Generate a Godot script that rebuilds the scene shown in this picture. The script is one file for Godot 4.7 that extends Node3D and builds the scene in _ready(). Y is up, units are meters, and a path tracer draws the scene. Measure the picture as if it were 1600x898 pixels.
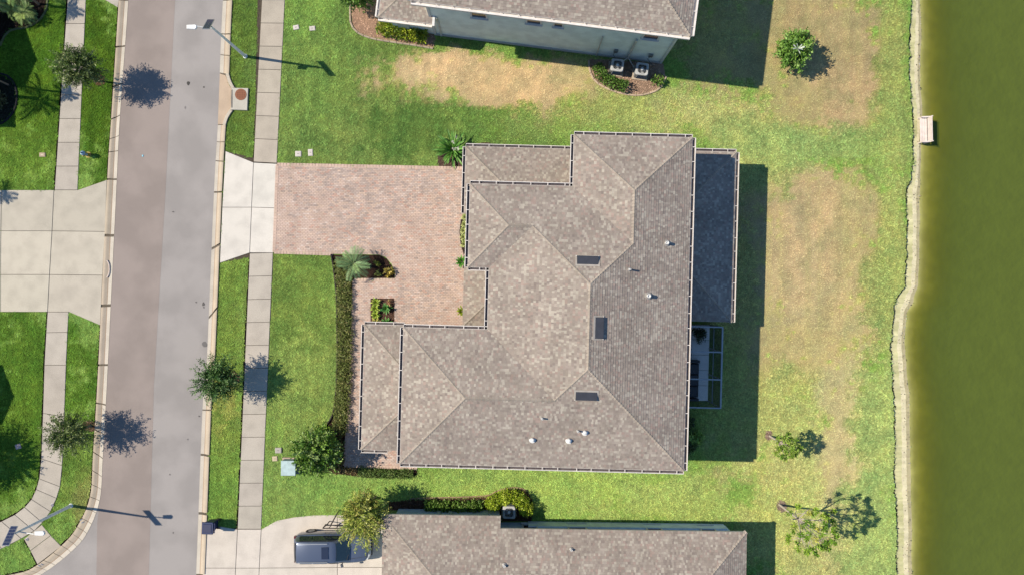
extends Node3D

const S := 0.04        # metres on the ground per photograph pixel
const H := 44.4        # height of the drone
const GAIN := 1.55     # sunlit picture value of a surface whose base colour is one
var rng := RandomNumberGenerator.new()
var M := {}
var taken := {}
var bare: Array = []           # ground polygons that carry no grass
var wob := FastNoiseLite.new()
var wob2 := FastNoiseLite.new()

# ------------------------------------------------------------------ mesh builder
class MB:
	var v := PackedVector3Array()
	var n := PackedVector3Array()
	var c := PackedColorArray()
	var ix := PackedInt32Array()

	func tri(a: Vector3, b: Vector3, d: Vector3, col: Color) -> void:
		var nn := (b - a).cross(d - a).normalized()
		var k := v.size()
		v.append(a); v.append(b); v.append(d)
		for i in 3:
			n.append(nn); c.append(col)
		ix.append(k); ix.append(k + 2); ix.append(k + 1)

	func uptri(a: Vector3, b: Vector3, d: Vector3, col: Color) -> void:
		if (b - a).cross(d - a).y < 0.0:
			tri(a, d, b, col)
		else:
			tri(a, b, d, col)

	func quad(a: Vector3, b: Vector3, d: Vector3, e: Vector3, col: Color) -> void:
		var nn := (d - a).cross(e - b).normalized()
		var k := v.size()
		v.append(a); v.append(b); v.append(d); v.append(e)
		for i in 4:
			n.append(nn); c.append(col)
		ix.append(k); ix.append(k + 2); ix.append(k + 1)
		ix.append(k); ix.append(k + 3); ix.append(k + 2)

	func upquad(a: Vector3, b: Vector3, d: Vector3, e: Vector3, col: Color) -> void:
		if (d - a).cross(e - b).y < 0.0:
			quad(a, e, d, b, col)
		else:
			quad(a, b, d, e, col)

	func box(o: Vector3, s: Vector3, col: Color, bs := Basis()) -> void:
		var x := bs.x * s.x * 0.5
		var y := bs.y * s.y * 0.5
		var z := bs.z * s.z * 0.5
		quad(o - x + y + z, o + x + y + z, o + x + y - z, o - x + y - z, col)
		quad(o - x - y - z, o + x - y - z, o + x - y + z, o - x - y + z, col)
		quad(o - x - y + z, o + x - y + z, o + x + y + z, o - x + y + z, col)
		quad(o + x - y - z, o - x - y - z, o - x + y - z, o + x + y - z, col)
		quad(o + x - y + z, o + x - y - z, o + x + y - z, o + x + y + z, col)
		quad(o - x - y - z, o - x - y + z, o - x + y + z, o - x + y - z, col)

	func bar(a: Vector3, b: Vector3, w: float, h: float, col: Color) -> void:
		var z := (b - a).normalized()
		var up := Vector3.UP if absf(z.y) < 0.95 else Vector3.RIGHT
		var x := up.cross(z).normalized()
		box((a + b) * 0.5, Vector3(w, h, (b - a).length()), col, Basis(x, z.cross(x), z))

	# a block standing on a ground polygon, its upper edge chamfered
	func prism(p: PackedVector2Array, y0: float, y1: float, ch: float, col: Color) -> void:
		var q := p.duplicate()
		var area := 0.0
		for i in q.size():
			area += q[i].cross(q[(i + 1) % q.size()])
		if area > 0.0:
			q.reverse()
		var m := q.size()
		var inn := PackedVector2Array()
		for i in m:
			var e0 := (q[i] - q[(i + m - 1) % m]).normalized()
			var e1 := (q[(i + 1) % m] - q[i]).normalized()
			var n0 := Vector2(e0.y, -e0.x)
			var n1 := Vector2(e1.y, -e1.x)
			var b := (n0 + n1)
			inn.append(q[i] + b * (ch / maxf(0.4, 1.0 + n0.dot(n1))))
		for i in m:
			var j := (i + 1) % m
			var a := q[i]
			var b := q[j]
			quad(Vector3(a.x, y0, a.y), Vector3(b.x, y0, b.y), Vector3(b.x, y1 - ch, b.y), Vector3(a.x, y1 - ch, a.y), col)
			if ch > 0.0:
				quad(Vector3(a.x, y1 - ch, a.y), Vector3(b.x, y1 - ch, b.y), Vector3(inn[j].x, y1, inn[j].y), Vector3(inn[i].x, y1, inn[i].y), col)
		flat(inn, y1, col)

	func flat(p: PackedVector2Array, y: float, col: Color) -> void:
		var t := Geometry2D.triangulate_polygon(p)
		for i in range(0, t.size(), 3):
			uptri(Vector3(p[t[i]].x, y, p[t[i]].y), Vector3(p[t[i + 1]].x, y, p[t[i + 1]].y), Vector3(p[t[i + 2]].x, y, p[t[i + 2]].y), col)

	# a smooth skin over a grid of points (rows of equal length)
	func skin(rows: Array, col: Color, closed := true) -> void:
		var k := v.size()
		var w: int = rows[0].size()
		var hh := rows.size()
		for r in hh:
			for s in w:
				var a: Vector3 = rows[maxi(r - 1, 0)][s]
				var b: Vector3 = rows[mini(r + 1, hh - 1)][s]
				var d: Vector3 = rows[r][(s + w - 1) % w if closed else maxi(s - 1, 0)]
				var e: Vector3 = rows[r][(s + 1) % w if closed else mini(s + 1, w - 1)]
				v.append(rows[r][s])
				n.append((b - a).cross(e - d).normalized() * -1.0)
				c.append(col)
		for r in hh - 1:
			for s in (w if closed else w - 1):
				var a := k + r * w + s
				var b := k + r * w + (s + 1) % w
				for i in [a, a + w, b, b, a + w, b + w]:
					ix.append(i)

	func tube(pts: Array, rad: Array, sides: int, col: Color, cap := true) -> void:
		var rows := []
		for i in pts.size():
			var z: Vector3 = (pts[mini(i + 1, pts.size() - 1)] - pts[maxi(i - 1, 0)]).normalized()
			var x := (Vector3.RIGHT if absf(z.x) < 0.8 else Vector3.BACK).cross(z).normalized()
			var y := z.cross(x)
			var row := PackedVector3Array()
			for s in sides:
				var a := TAU * s / sides
				row.append(pts[i] + (x * cos(a) + y * sin(a)) * rad[i])
			rows.append(row)
		skin(rows, col)
		if cap:
			var e: PackedVector3Array = rows[-1]
			for s in sides:
				tri(pts[-1], e[s], e[(s + 1) % sides], col)

	func lathe(o: Vector3, prof: Array, sides: int, col: Color) -> void:
		for i in prof.size() - 1:
			for s in sides:
				var a := TAU * s / sides
				var b := TAU * (s + 1) / sides
				var p: Vector2 = prof[i]
				var q: Vector2 = prof[i + 1]
				quad(o + Vector3(cos(b) * p.x, p.y, sin(b) * p.x), o + Vector3(cos(a) * p.x, p.y, sin(a) * p.x), o + Vector3(cos(a) * q.x, q.y, sin(a) * q.x), o + Vector3(cos(b) * q.x, q.y, sin(b) * q.x), col)

	# one leaf: two triangles folded a little along the midrib
	func leaf(p: Vector3, d: Vector3, side: Vector3, ln: float, wd: float, col: Color) -> void:
		var up := side.cross(d)
		var m := p + d * ln * 0.45
		var e := p + d * ln
		var k := v.size()
		v.append(p); v.append(m + side * wd * 0.5 + up * wd * 0.2); v.append(e); v.append(m - side * wd * 0.5 + up * wd * 0.2)
		var nn := up.normalized()
		for i in 4:
			n.append(nn); c.append(col)
		for i in [k, k + 2, k + 1, k, k + 3, k + 2]:
			ix.append(i)

	func mesh(o := Vector3.ZERO) -> ArrayMesh:
		if o != Vector3.ZERO:
			for i in v.size():
				v[i] -= o
		var arr := []
		arr.resize(Mesh.ARRAY_MAX)
		arr[Mesh.ARRAY_VERTEX] = v
		arr[Mesh.ARRAY_NORMAL] = n
		arr[Mesh.ARRAY_COLOR] = c
		arr[Mesh.ARRAY_INDEX] = ix
		var am := ArrayMesh.new()
		if v.size() > 0:
			am.add_surface_from_arrays(Mesh.PRIMITIVE_TRIANGLES, arr)
		return am

# ------------------------------------------------------------------ places, colours, names
func P(px: float, py: float, h := 0.0) -> Vector3:
	var k := S * (1.0 - h / H)
	return Vector3((px - 800.0) * k, h, (py - 449.0) * k)

func Q(px: float, py: float) -> Vector2:
	return Vector2((px - 800.0) * S, (py - 449.0) * S)

func poly(a: Array) -> PackedVector2Array:   # flat list of photograph pixels
	var p := PackedVector2Array()
	for i in range(0, a.size(), 2):
		p.append(Q(a[i], a[i + 1]))
	return p

# the base colour of a surface that looks (r, g, b) in full sun
func lit(r: float, g: float, b: float, k := 1.0) -> Color:
	var l := Color(r / 255.0, g / 255.0, b / 255.0).srgb_to_linear()
	return Color(l.r * k / GAIN, l.g * k / GAIN, l.b * k / GAIN)

func shade(col: Color, amount: float) -> Color:   # individual variation of a piece
	var f := 1.0 + rng.randf_range(-amount, amount)
	return Color(col.r * f, col.g * f, col.b * f)

func numbered(parent: Node, called: String) -> String:
	var key := str(parent.get_instance_id()) + called
	var k: int = taken.get(key, -1) + 1
	taken[key] = k
	return called if k == 0 else "%s_%03d" % [called, k]

func thing(called: String, label: String, category: String, at := Vector3.ZERO, turn := 0.0, group := "") -> Node3D:
	var o := Node3D.new()
	o.name = numbered(self, called)
	add_child(o, true)
	o.position = at
	o.rotation.y = turn
	tag(o, label, category, group)
	return o

func tag(o: Node, label: String, category: String, group := "") -> void:
	o.set_meta("label", label)
	o.set_meta("category", category)
	if group:
		o.set_meta("group", group)

func part(called: String, mb, mt: Material, parent: Node, origin := Vector3.ZERO, kind := "") -> MeshInstance3D:
	var o := MeshInstance3D.new()
	o.mesh = mb.mesh(origin) if mb is MB else mb
	o.material_override = mt
	o.name = numbered(parent, called)
	parent.add_child(o, true)
	if kind:
		o.set_meta("kind", kind)
	return o

func structure(called: String, mb, mt: Material) -> MeshInstance3D:
	return part(called, mb, mt, self, Vector3.ZERO, "structure")

func structure_root(called: String) -> Node3D:
	var o := Node3D.new()
	o.name = numbered(self, called)
	add_child(o, true)
	o.set_meta("kind", "structure")
	return o

func copy(o: Node3D, at: Vector3, turn: float, label: String) -> Node3D:
	var d: Node3D = o.duplicate()
	d.name = numbered(self, str(o.name).rstrip("0123456789").rstrip("_"))
	add_child(d, true)
	d.position = at
	d.rotation.y = turn
	d.set_meta("label", label)
	return d

# a smooth line through photograph pixels (flat list), every stretch cut into n
func smooth(a: Array, n: int) -> PackedVector2Array:
	var p: Array[Vector2] = []
	for i in range(0, a.size(), 2):
		p.append(Vector2(a[i], a[i + 1]))
	var out := PackedVector2Array()
	for i in p.size() - 1:
		var p0 := p[maxi(i - 1, 0)]
		var p3 := p[mini(i + 2, p.size() - 1)]
		for k in n:
			out.append(p[i].cubic_interpolate(p[i + 1], p0, p3, float(k) / n))
	out.append(p[-1])
	for i in out.size():
		out[i] = Q(out[i].x, out[i].y)
	return out

func resample(line: PackedVector2Array, step: float) -> PackedVector2Array:
	var out := PackedVector2Array([line[0]])
	var left := step
	for i in line.size() - 1:
		var a := line[i]
		var d := line[i].distance_to(line[i + 1])
		var at := 0.0
		while d - at >= left:
			at += left
			left = step
			out.append(a.lerp(line[i + 1], at / d))
		left -= d - at
	out.append(line[-1])
	return out

# ------------------------------------------------------------------ materials
func noise_tex(freq: float, oct: int, lo: float, hi: float, sd: int, size := 512, lo_at := 0.2, hi_at := 0.8) -> NoiseTexture2D:
	var f := FastNoiseLite.new()
	f.seed = sd
	f.frequency = freq
	f.fractal_octaves = oct
	var t := NoiseTexture2D.new()
	t.width = size
	t.height = size
	t.seamless = true
	t.noise = f
	var g := Gradient.new()
	g.offsets = PackedFloat32Array([lo_at, hi_at])
	var a := Color(lo, lo, lo).linear_to_srgb()
	var b := Color(hi, hi, hi).linear_to_srgb()
	g.colors = PackedColorArray([a, b])
	t.color_ramp = g
	return t

func mat(rough: float, tex: Texture2D = null, scale := 0.5, tex2: Texture2D = null, scale2 := 0.05, spec := 0.35) -> StandardMaterial3D:
	var m := StandardMaterial3D.new()
	m.vertex_color_use_as_albedo = true
	m.roughness = rough
	m.metallic_specular = spec
	if tex:
		m.albedo_texture = tex
		m.uv1_triplanar = true
		m.uv1_world_triplanar = true
		m.uv1_scale = Vector3.ONE * scale
	if tex2:
		m.detail_enabled = true
		m.detail_albedo = tex2
		m.detail_blend_mode = BaseMaterial3D.BLEND_MODE_MUL
		m.detail_uv_layer = BaseMaterial3D.DETAIL_UV_2
		m.uv2_triplanar = true
		m.uv2_world_triplanar = true
		m.uv2_scale = Vector3.ONE * scale2
	return m

func materials() -> void:
	var grain := noise_tex(0.09, 3, 0.72, 1.0, 3)
	var speck := noise_tex(0.3, 2, 0.62, 1.05, 4)
	var blotch := noise_tex(0.016, 5, 0.86, 1.02, 5, 512, 0.3, 0.75)
	var stain := noise_tex(0.014, 6, 0.86, 1.0, 6, 512, 0.1, 0.65)
	M.asphalt = mat(0.92, speck, 0.35, blotch, 0.035, 0.25)
	M.concrete = mat(0.9, grain, 0.4, stain, 0.11, 0.3)
	M.paver = mat(0.88, grain, 0.9, blotch, 0.09, 0.3)
	M.shingle = mat(0.95, speck, 0.9, blotch, 0.06, 0.2)
	M.soil = mat(0.97, speck, 0.6, blotch, 0.2, 0.15)
	M.soil.heightmap_enabled = true
	M.soil.heightmap_texture = noise_tex(0.1, 4, 0.0, 1.0, 9)
	M.soil.heightmap_scale = 5.0
	M.sand = mat(0.95, grain, 0.5, blotch, 0.13, 0.2)
	M.paint = mat(0.6, grain, 1.1, blotch, 0.3, 0.4)
	M.wall = mat(0.85, grain, 0.8, blotch, 0.12, 0.3)
	M.white = mat(0.45, null, 1.0, blotch, 0.3, 0.5)
	M.metal = mat(0.42, grain, 1.5)
	M.metal.metallic = 0.7
	M.rust = mat(0.9, speck, 2.5)
	M.plastic = mat(0.5, null, 1.0, blotch, 0.8, 0.5)
	M.car = mat(0.3, null, 1.0)
	M.car.metallic = 0.55
	M.car.clearcoat_enabled = true
	M.car.clearcoat = 1.0
	M.car.clearcoat_roughness = 0.05
	M.dark_glass = mat(0.06, null, 1.0, null, 1.0, 0.6)
	M.rubber = mat(0.85)
	M.bark = mat(0.95, speck, 1.6)
	M.leaf = mat(0.55, null, 1.0, null, 1.0, 0.4)
	M.leaf.backlight_enabled = true
	M.leaf.backlight = Color(0.55, 0.6, 0.35)
	M.leaf.cull_mode = BaseMaterial3D.CULL_DISABLED
	M.grass = mat(0.8, null, 1.0, null, 1.0, 0.2)
	M.grass.backlight_enabled = true
	M.grass.backlight = Color(0.5, 0.5, 0.4)
	M.grass.cull_mode = BaseMaterial3D.CULL_DISABLED
	M.lawn = mat(0.97, speck, 0.5, blotch, 0.07, 0.15)
	M.screen = mat(0.6)
	M.screen.transparency = BaseMaterial3D.TRANSPARENCY_ALPHA
	M.screen.cull_mode = BaseMaterial3D.CULL_DISABLED
	M.water = StandardMaterial3D.new()
	M.water.vertex_color_use_as_albedo = true
	M.water.transparency = BaseMaterial3D.TRANSPARENCY_ALPHA
	M.water.roughness = 0.12
	M.water.metallic_specular = 0.35
	M.water.albedo_texture = noise_tex(0.02, 5, 0.93, 1.0, 12)
	M.water.uv1_triplanar = true
	M.water.uv1_world_triplanar = true
	M.water.uv1_scale = Vector3.ONE * 0.06
	var rip := FastNoiseLite.new()
	rip.seed = 8
	rip.frequency = 0.05
	rip.fractal_octaves = 4
	var rt := NoiseTexture2D.new()
	rt.noise = rip
	rt.width = 512
	rt.height = 512
	rt.seamless = true
	rt.as_normal_map = true
	rt.bump_strength = 3.0
	M.water.normal_enabled = true
	M.water.normal_texture = rt
	M.water.normal_scale = 0.25

# ------------------------------------------------------------------ lawn colour, in picture values, from what grows or has dried out there
const PATCH := [ # px, py, radius x, radius y, r, g, b, strength
	[60, 100, 150, 140, 80, 116, 24, 1.0], [150, 140, 40, 160, 72, 106, 22, 1.0], [40, 250, 90, 60, 92, 124, 34, 0.8], [60, 640, 110, 160, 86, 122, 32, 1.0],
	[120, 740, 50, 80, 104, 128, 50, 0.7], [135, 790, 24, 50, 140, 140, 76, 0.7], [375, 120, 40, 200, 90, 116, 42, 0.9], [355, 520, 36, 190, 112, 138, 52, 0.9], [345, 640, 30, 70, 154, 152, 74, 0.8], [355, 740, 34, 90, 108, 140, 50, 0.7],
	[560, 130, 150, 140, 110, 136, 62, 0.9], [600, 215, 170, 60, 116, 138, 66, 0.8], [480, 120, 60, 120, 114, 142, 64, 0.5], [640, 200, 60, 40, 86, 120, 50, 0.7], [800, 190, 90, 50, 94, 128, 54, 0.8],
	[470, 560, 80, 200, 130, 150, 70, 0.9], [470, 450, 60, 80, 108, 134, 54, 0.7], [470, 780, 90, 60, 126, 152, 72, 0.9], [560, 760, 100, 30, 124, 160, 72, 0.7],
	[860, 765, 250, 50, 152, 176, 84, 0.9], [1050, 790, 130, 40, 164, 174, 94, 0.7], [940, 190, 150, 40, 130, 152, 76, 0.8],
	[1000, 170, 140, 40, 162, 166, 96, 0.7], [1130, 185, 110, 45, 180, 172, 110, 0.7], [900, 130, 60, 60, 154, 156, 88, 0.7],
	[755, 120, 150, 34, 202, 172, 114, 1.0], [690, 104, 70, 24, 206, 174, 118, 1.0], [830, 135, 80, 34, 204, 172, 114, 1.0], [940, 120, 60, 30, 186, 168, 106, 0.6],
	[1290, 90, 120, 150, 172, 150, 98, 1.0], [1260, 40, 100, 80, 166, 146, 94, 0.9], [1330, 170, 70, 60, 176, 150, 98, 0.9], [1230, 160, 60, 60, 168, 152, 96, 0.8],
	[1170, 400, 60, 330, 172, 158, 98, 0.8], [1160, 650, 70, 120, 150, 160, 86, 0.7], [1150, 60, 80, 90, 172, 154, 98, 0.8],
	[1285, 430, 110, 200, 178, 156, 102, 1.0], [1290, 320, 110, 70, 180, 156, 104, 0.9], [1340, 350, 50, 120, 172, 154, 98, 0.8], [1270, 540, 100, 110, 176, 158, 100, 0.9], [1240, 430, 60, 80, 184, 160, 108, 0.7],
	[1290, 720, 120, 120, 176, 174, 108, 0.9], [1250, 640, 80, 70, 158, 166, 90, 0.6], [1330, 700, 50, 170, 184, 170, 112, 0.8], [1310, 660, 40, 120, 184, 166, 112, 0.6], [1280, 870, 100, 60, 182, 172, 112, 0.8], [1210, 800, 60, 90, 176, 174, 98, 0.8], [1200, 730, 60, 40, 178, 170, 100, 0.7],
	[1230, 228, 120, 32, 138, 160, 92, 0.9], [1330, 236, 80, 22, 132, 154, 84, 0.9], [1180, 230, 70, 60, 150, 166, 92, 0.7], [1398, 150, 24, 160, 142, 152, 80, 0.9], [1385, 230, 46, 70, 134, 154, 80, 0.8], [1400, 30, 20, 70, 146, 150, 82, 0.8],
	[1395, 400, 22, 190, 152, 158, 86, 0.9], [1380, 440, 36, 60, 138, 154, 82, 0.7], [1378, 660, 42, 110, 148, 166, 92, 0.9], [1374, 840, 52, 110, 150, 168, 94, 0.9], [1200, 960, 300, 40, 158, 164, 92, 0.6]]
var field := PackedColorArray()     # base colour of the grass every 0.2 m
const FW := 360
const FH := 210
var mask := PackedByteArray()       # 1 where no grass grows, every 0.1 m
const MW := 720
const MH := 420

func lawn_field() -> void:
	field.resize(FW * FH)
	for j in FH:
		for i in FW:
			var x := -36.0 + i * 0.2
			var z := -21.0 + j * 0.2
			var px := x / S + 800.0
			var py := z / S + 449.0
			var w1 := wob.get_noise_2d(x, z)
			var w2 := wob2.get_noise_2d(x, z)
			var w3 := wob2.get_noise_2d(x * 4.0 + 50.0, z * 4.0)
			var col := Vector3(112, 146, 62)
			for p in PATCH:
				var dx: float = (px - p[0]) / p[2]
				var dy: float = (py - p[1]) / p[3]
				var d := dx * dx + dy * dy
				if d < 2.6:
					d = sqrt(d) + w1 * 0.5 + w2 * 0.55 + w3 * 0.45
					if d < 1.25:
						col = col.lerp(Vector3(p[4], p[5], p[6]), clampf((1.25 - d) / 0.5, 0.0, 1.0) * p[7])
			# mowing lanes and blotches of thicker growth
			col *= 1.0 + 0.1 * w2 + 0.05 * w1 + 0.12 * w3
			if px > 1150.0:   # the lanes of the ride-on mower
				var lane := sin(px * 0.105 + 0.8 * w1) * 0.5 + 0.5 * sin(px * 0.31)
				col = col.lerp(Vector3(146, 148, 82), 0.22 * clampf(lane, 0.0, 1.0))
				col *= 1.0 + 0.03 * lane
			if px < 700.0:
				col *= 1.0 + 0.035 * sin(px * 0.29 + 2.0 * w1)
			var grey := col.x * 0.3 + col.y * 0.6 + col.z * 0.1
			col = col.lerp(Vector3(grey, grey, grey), 0.15)
			var dry := clampf((col.x - col.y) / 20.0, 0.0, 1.0)
			var k := lit((col.x + w2 * 9.0) * lerpf(0.97, 0.965, dry), col.y, col.z * lerpf(0.96, 1.06, dry), lerpf(1.66, 1.7, dry))
			field[j * FW + i] = k

func grass_colour(x: float, z: float) -> Color:
	return field[clampi(int((z + 21.0) * 5.0 + 0.5), 0, FH - 1) * FW + clampi(int((x + 36.0) * 5.0 + 0.5), 0, FW - 1)]

func rasterise() -> void:
	mask.resize(MW * MH)
	for p: PackedVector2Array in bare:
		var lo := 1e9
		var hi := -1e9
		for q in p:
			lo = minf(lo, q.y)
			hi = maxf(hi, q.y)
		for j in range(maxi(0, ceili((lo + 21.0) * 10.0)), mini(MH - 1, floori((hi + 21.0) * 10.0)) + 1):
			var z := -21.0 + j * 0.1
			var xs := PackedFloat32Array()
			for i in p.size():
				var a := p[i]
				var b := p[(i + 1) % p.size()]
				if (a.y <= z) != (b.y <= z):
					xs.append(a.x + (z - a.y) / (b.y - a.y) * (b.x - a.x))
			xs.sort()
			for k in range(0, xs.size() - 1, 2):
				for i in range(maxi(0, ceili((xs[k] + 36.0) * 10.0)), mini(MW - 1, floori((xs[k + 1] + 36.0) * 10.0)) + 1):
					mask[j * MW + i] = 1

func tuft(blades: int, sd: int) -> MB:
	var r := RandomNumberGenerator.new()
	r.seed = sd
	var mb := MB.new()
	for i in blades:
		var a := r.randf() * TAU
		var d := Vector3(cos(a), r.randf_range(0.12, 0.75), sin(a)).normalized()
		var side := Vector3(-sin(a), 0, cos(a))
		var f := r.randf_range(0.75, 1.2)
		mb.leaf(Vector3(r.randf_range(-0.04, 0.04), 0, r.randf_range(-0.04, 0.04)), d, side, r.randf_range(0.06, 0.11), 0.018, Color(f, f, f))
	return mb

func grass() -> void:
	rasterise()
	var buf := [PackedFloat32Array(), PackedFloat32Array(), PackedFloat32Array()]
	var step := 0.088
	var z := -19.0
	while z < 19.0:
		var x := -33.5
		var edge := shore_x(z) - 0.02
		while x < edge:
			var gx := x + rng.randf_range(-0.05, 0.05)
			var gz := z + rng.randf_range(-0.05, 0.05)
			if mask[int((gz + 21.0) * 10.0 + 0.5) * MW + int((gx + 36.0) * 10.0 + 0.5)] == 0:
				var col := grass_colour(gx, gz)
				var f := rng.randf_range(0.68, 1.5)
				var yel := rng.randf_range(-0.1, 0.12)
				var sc := rng.randf_range(0.7, 1.6)
				if col.r > col.g * 1.02:
					sc *= 0.7
					f = lerpf(f, 1.12, 0.5)
					yel *= 0.4
				var a := rng.randf() * TAU
				var cs := cos(a) * sc
				var sn := sin(a) * sc
				buf[rng.randi() % 3].append_array(PackedFloat32Array([cs, 0, sn, gx, 0, sc, 0, 0.0, -sn, 0, cs, gz, col.r * f * (1.0 + yel), col.g * f, col.b * f, 1.0]))
			x += step
		z += step
	for k in 3:
		var mm := MultiMesh.new()
		mm.transform_format = MultiMesh.TRANSFORM_3D
		mm.use_colors = true
		mm.mesh = tuft(7, 40 + k).mesh()
		mm.instance_count = buf[k].size() / 16
		mm.buffer = buf[k]
		var o := MultiMeshInstance3D.new()
		o.multimesh = mm
		o.material_override = M.grass
		o.name = numbered(self, "grass")
		add_child(o, true)
		tag(o, "short lawn grass, green by the street and dried brown near the pond", "grass")
		o.set_meta("kind", "stuff")

# ------------------------------------------------------------------ land, pond
const SHORE := [1424, 0, 1421, 64, 1420, 100, 1423.6, 150, 1426.5, 199, 1426.5, 242, 1423.6, 278, 1416, 299, 1416.5, 322, 1417, 380, 1415, 430, 1414, 445, 1404, 462, 1397, 476, 1393, 523, 1391.5, 538, 1393, 567, 1396, 626, 1397, 650, 1398, 693, 1396.6, 739, 1398, 772, 1402, 812, 1400.6, 859, 1400.6, 898]
const WATERLINE := [1440, 0, 1442, 60, 1441, 117, 1443, 171, 1441, 228, 1439, 320, 1439, 400, 1437, 440, 1430, 469, 1419, 491, 1415, 528, 1419, 577, 1423, 626, 1424, 700, 1426, 766, 1427, 830, 1427, 898]

func along(a: Array, z: float) -> float:
	var py := z / S + 449.0
	var r := a.size()
	if py <= a[1]:
		return (a[0] - 800.0) * S
	for i in range(0, r - 2, 2):
		if py <= a[i + 3]:
			var t: float = (py - a[i + 1]) / (a[i + 3] - a[i + 1])
			return (lerpf(a[i], a[i + 2], t * t * (3.0 - 2.0 * t)) - 800.0) * S
	return (a[r - 2] - 800.0) * S

func shore_x(z: float) -> float:
	return along(SHORE, z) + 0.09 * wob2.get_noise_2d(z * 2.2, 7.0) + 0.09 * wob2.get_noise_2d(z * 9.0, 3.0)

func water_x(z: float) -> float:
	return along(WATERLINE, z) + 0.12 + 0.08 * wob.get_noise_2d(z * 1.5, 90.0)

func land() -> void:
	var zs := PackedFloat32Array([-600.0, -120.0, -40.0])
	var t := -22.0
	while t <= 22.0:
		zs.append(t)
		t += 0.2
	zs.append_array(PackedFloat32Array([40.0, 120.0, 600.0]))
	# the lawn sheet, from the far west to the broken edge above the pond
	var mb := MB.new()
	var cols := 250
	for j in zs.size():
		var e := shore_x(zs[j])
		for i in cols + 4:
			var x: float = [-900.0, -200.0, -60.0, -38.0][i] if i < 4 else lerpf(-36.0, e, float(i - 4) / (cols - 1))
			mb.v.append(Vector3(x, 0.0, zs[j]))
			mb.n.append(Vector3.UP)
			var k := grass_colour(x, zs[j])
			if absf(zs[j]) > 21.5 or x < -37.0:
				k = lit(118, 140, 70, 1.5)
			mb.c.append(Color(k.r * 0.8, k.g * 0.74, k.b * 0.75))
	for j in zs.size() - 1:
		for i in cols + 3:
			var a := j * (cols + 4) + i
			var b := a + cols + 4
			for q in [a, a + 1, b, a + 1, b + 1, b]:
				mb.ix.append(q)
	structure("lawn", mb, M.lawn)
	# the broken soil edge with its shadow line painted in, the sandy beach, the bed of the pond
	var edge := MB.new()
	var beach := MB.new()
	var bed := MB.new()
	var water := MB.new()
	var z2 := PackedFloat32Array([-120.0, -40.0])
	t = -22.0
	while t <= 22.0:
		z2.append(t)
		t += 0.1
	z2.append_array(PackedFloat32Array([40.0, 120.0]))
	var dark := lit(46, 38, 32)  # soil darkened to draw the shadow line under the bank
	var offs := [0.0, 0.3, 0.7, 1.1, 1.7, 2.4, 3.2, 4.2, 6.0, 12.0, 70.0]
	var alph := [0.08, 0.24, 0.4, 0.54, 0.7, 0.83, 0.91, 0.955, 0.98, 0.985, 0.99]
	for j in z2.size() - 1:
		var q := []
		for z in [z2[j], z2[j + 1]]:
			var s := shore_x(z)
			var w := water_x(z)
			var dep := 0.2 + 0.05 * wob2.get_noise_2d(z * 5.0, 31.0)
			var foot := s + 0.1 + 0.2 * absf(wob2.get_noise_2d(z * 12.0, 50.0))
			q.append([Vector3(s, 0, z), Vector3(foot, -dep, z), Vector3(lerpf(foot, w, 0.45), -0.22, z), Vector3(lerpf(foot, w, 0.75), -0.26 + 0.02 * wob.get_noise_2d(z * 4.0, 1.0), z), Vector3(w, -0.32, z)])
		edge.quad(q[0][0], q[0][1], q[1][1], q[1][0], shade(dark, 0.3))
		var g := wob2.get_noise_2d(z2[j] * 2.0, 77.0)
		var mossy := lit(196 + g * 22, 192 + g * 18, 146 + g * 26, 1.3)
		beach.upquad(q[0][1], q[0][2], q[1][2], q[1][1], shade(mossy, 0.1))
		beach.upquad(q[0][2], q[0][3], q[1][3], q[1][2], shade(lit(216, 206, 170, 1.35), 0.07))
		beach.upquad(q[0][3], q[0][4], q[1][4], q[1][3], shade(lit(196, 184, 144, 1.2), 0.08))
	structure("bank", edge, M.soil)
	# clods, roots and pebbles that have broken off the bank
	var grit := MB.new()
	for i in 2600:
		var z := rng.randf_range(-18.5, 18.5)
		var s := shore_x(z)
		var w := water_x(z)
		var near := rng.randf() < 0.6
		var x := s + rng.randf_range(0.02, 0.2) if near else lerpf(s + 0.15, w, rng.randf())
		var sz := rng.randf_range(0.02, 0.06) if near else rng.randf_range(0.012, 0.035)
		var gc := lit(70, 60, 52) if near or rng.randf() < 0.3 else lit(190 + rng.randf() * 40.0, 184 + rng.randf() * 36.0, 150 + rng.randf() * 50.0)
		grit.box(Vector3(x, -0.21 - (0.0 if near else 0.02), z), Vector3(sz * 1.5, sz, sz), shade(gc, 0.25), Basis(Vector3(0.3, 0.8, 0.2).normalized(), rng.randf() * TAU))
	var gr := part("pebble", grit, M.sand, self, Vector3.ZERO, "stuff")
	tag(gr, "dark clods and pale pebbles strewn along the foot of the pond bank", "pebbles")
	structure("beach", beach, M.sand)
	var boff := [0.0, 0.3, 0.7, 1.2, 1.8, 2.6, 4.0, 8.0, 75.0]
	var bdep := [-0.3, -0.36, -0.45, -0.6, -0.8, -1.05, -1.4, -2.2, -2.6]
	var bcol := [lit(186, 174, 112, 1.1), lit(170, 158, 84), lit(156, 144, 58), lit(144, 134, 46), lit(132, 124, 42), lit(118, 116, 44), lit(100, 106, 44), lit(84, 90, 38), lit(84, 90, 38)]
	for j in z2.size():
		var w := water_x(z2[j])
		for i in boff.size():
			bed.v.append(Vector3(w + boff[i], bdep[i] - 0.02, z2[j]))
			bed.n.append(Vector3.UP)
			var f := 1.0 + 0.25 * wob.get_noise_2d(z2[j] * 1.3, boff[i] * 2.0)
			bed.c.append(Color(bcol[i].r * f * 1.08, bcol[i].g * f * 1.2, bcol[i].b * f * 1.15))
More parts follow.
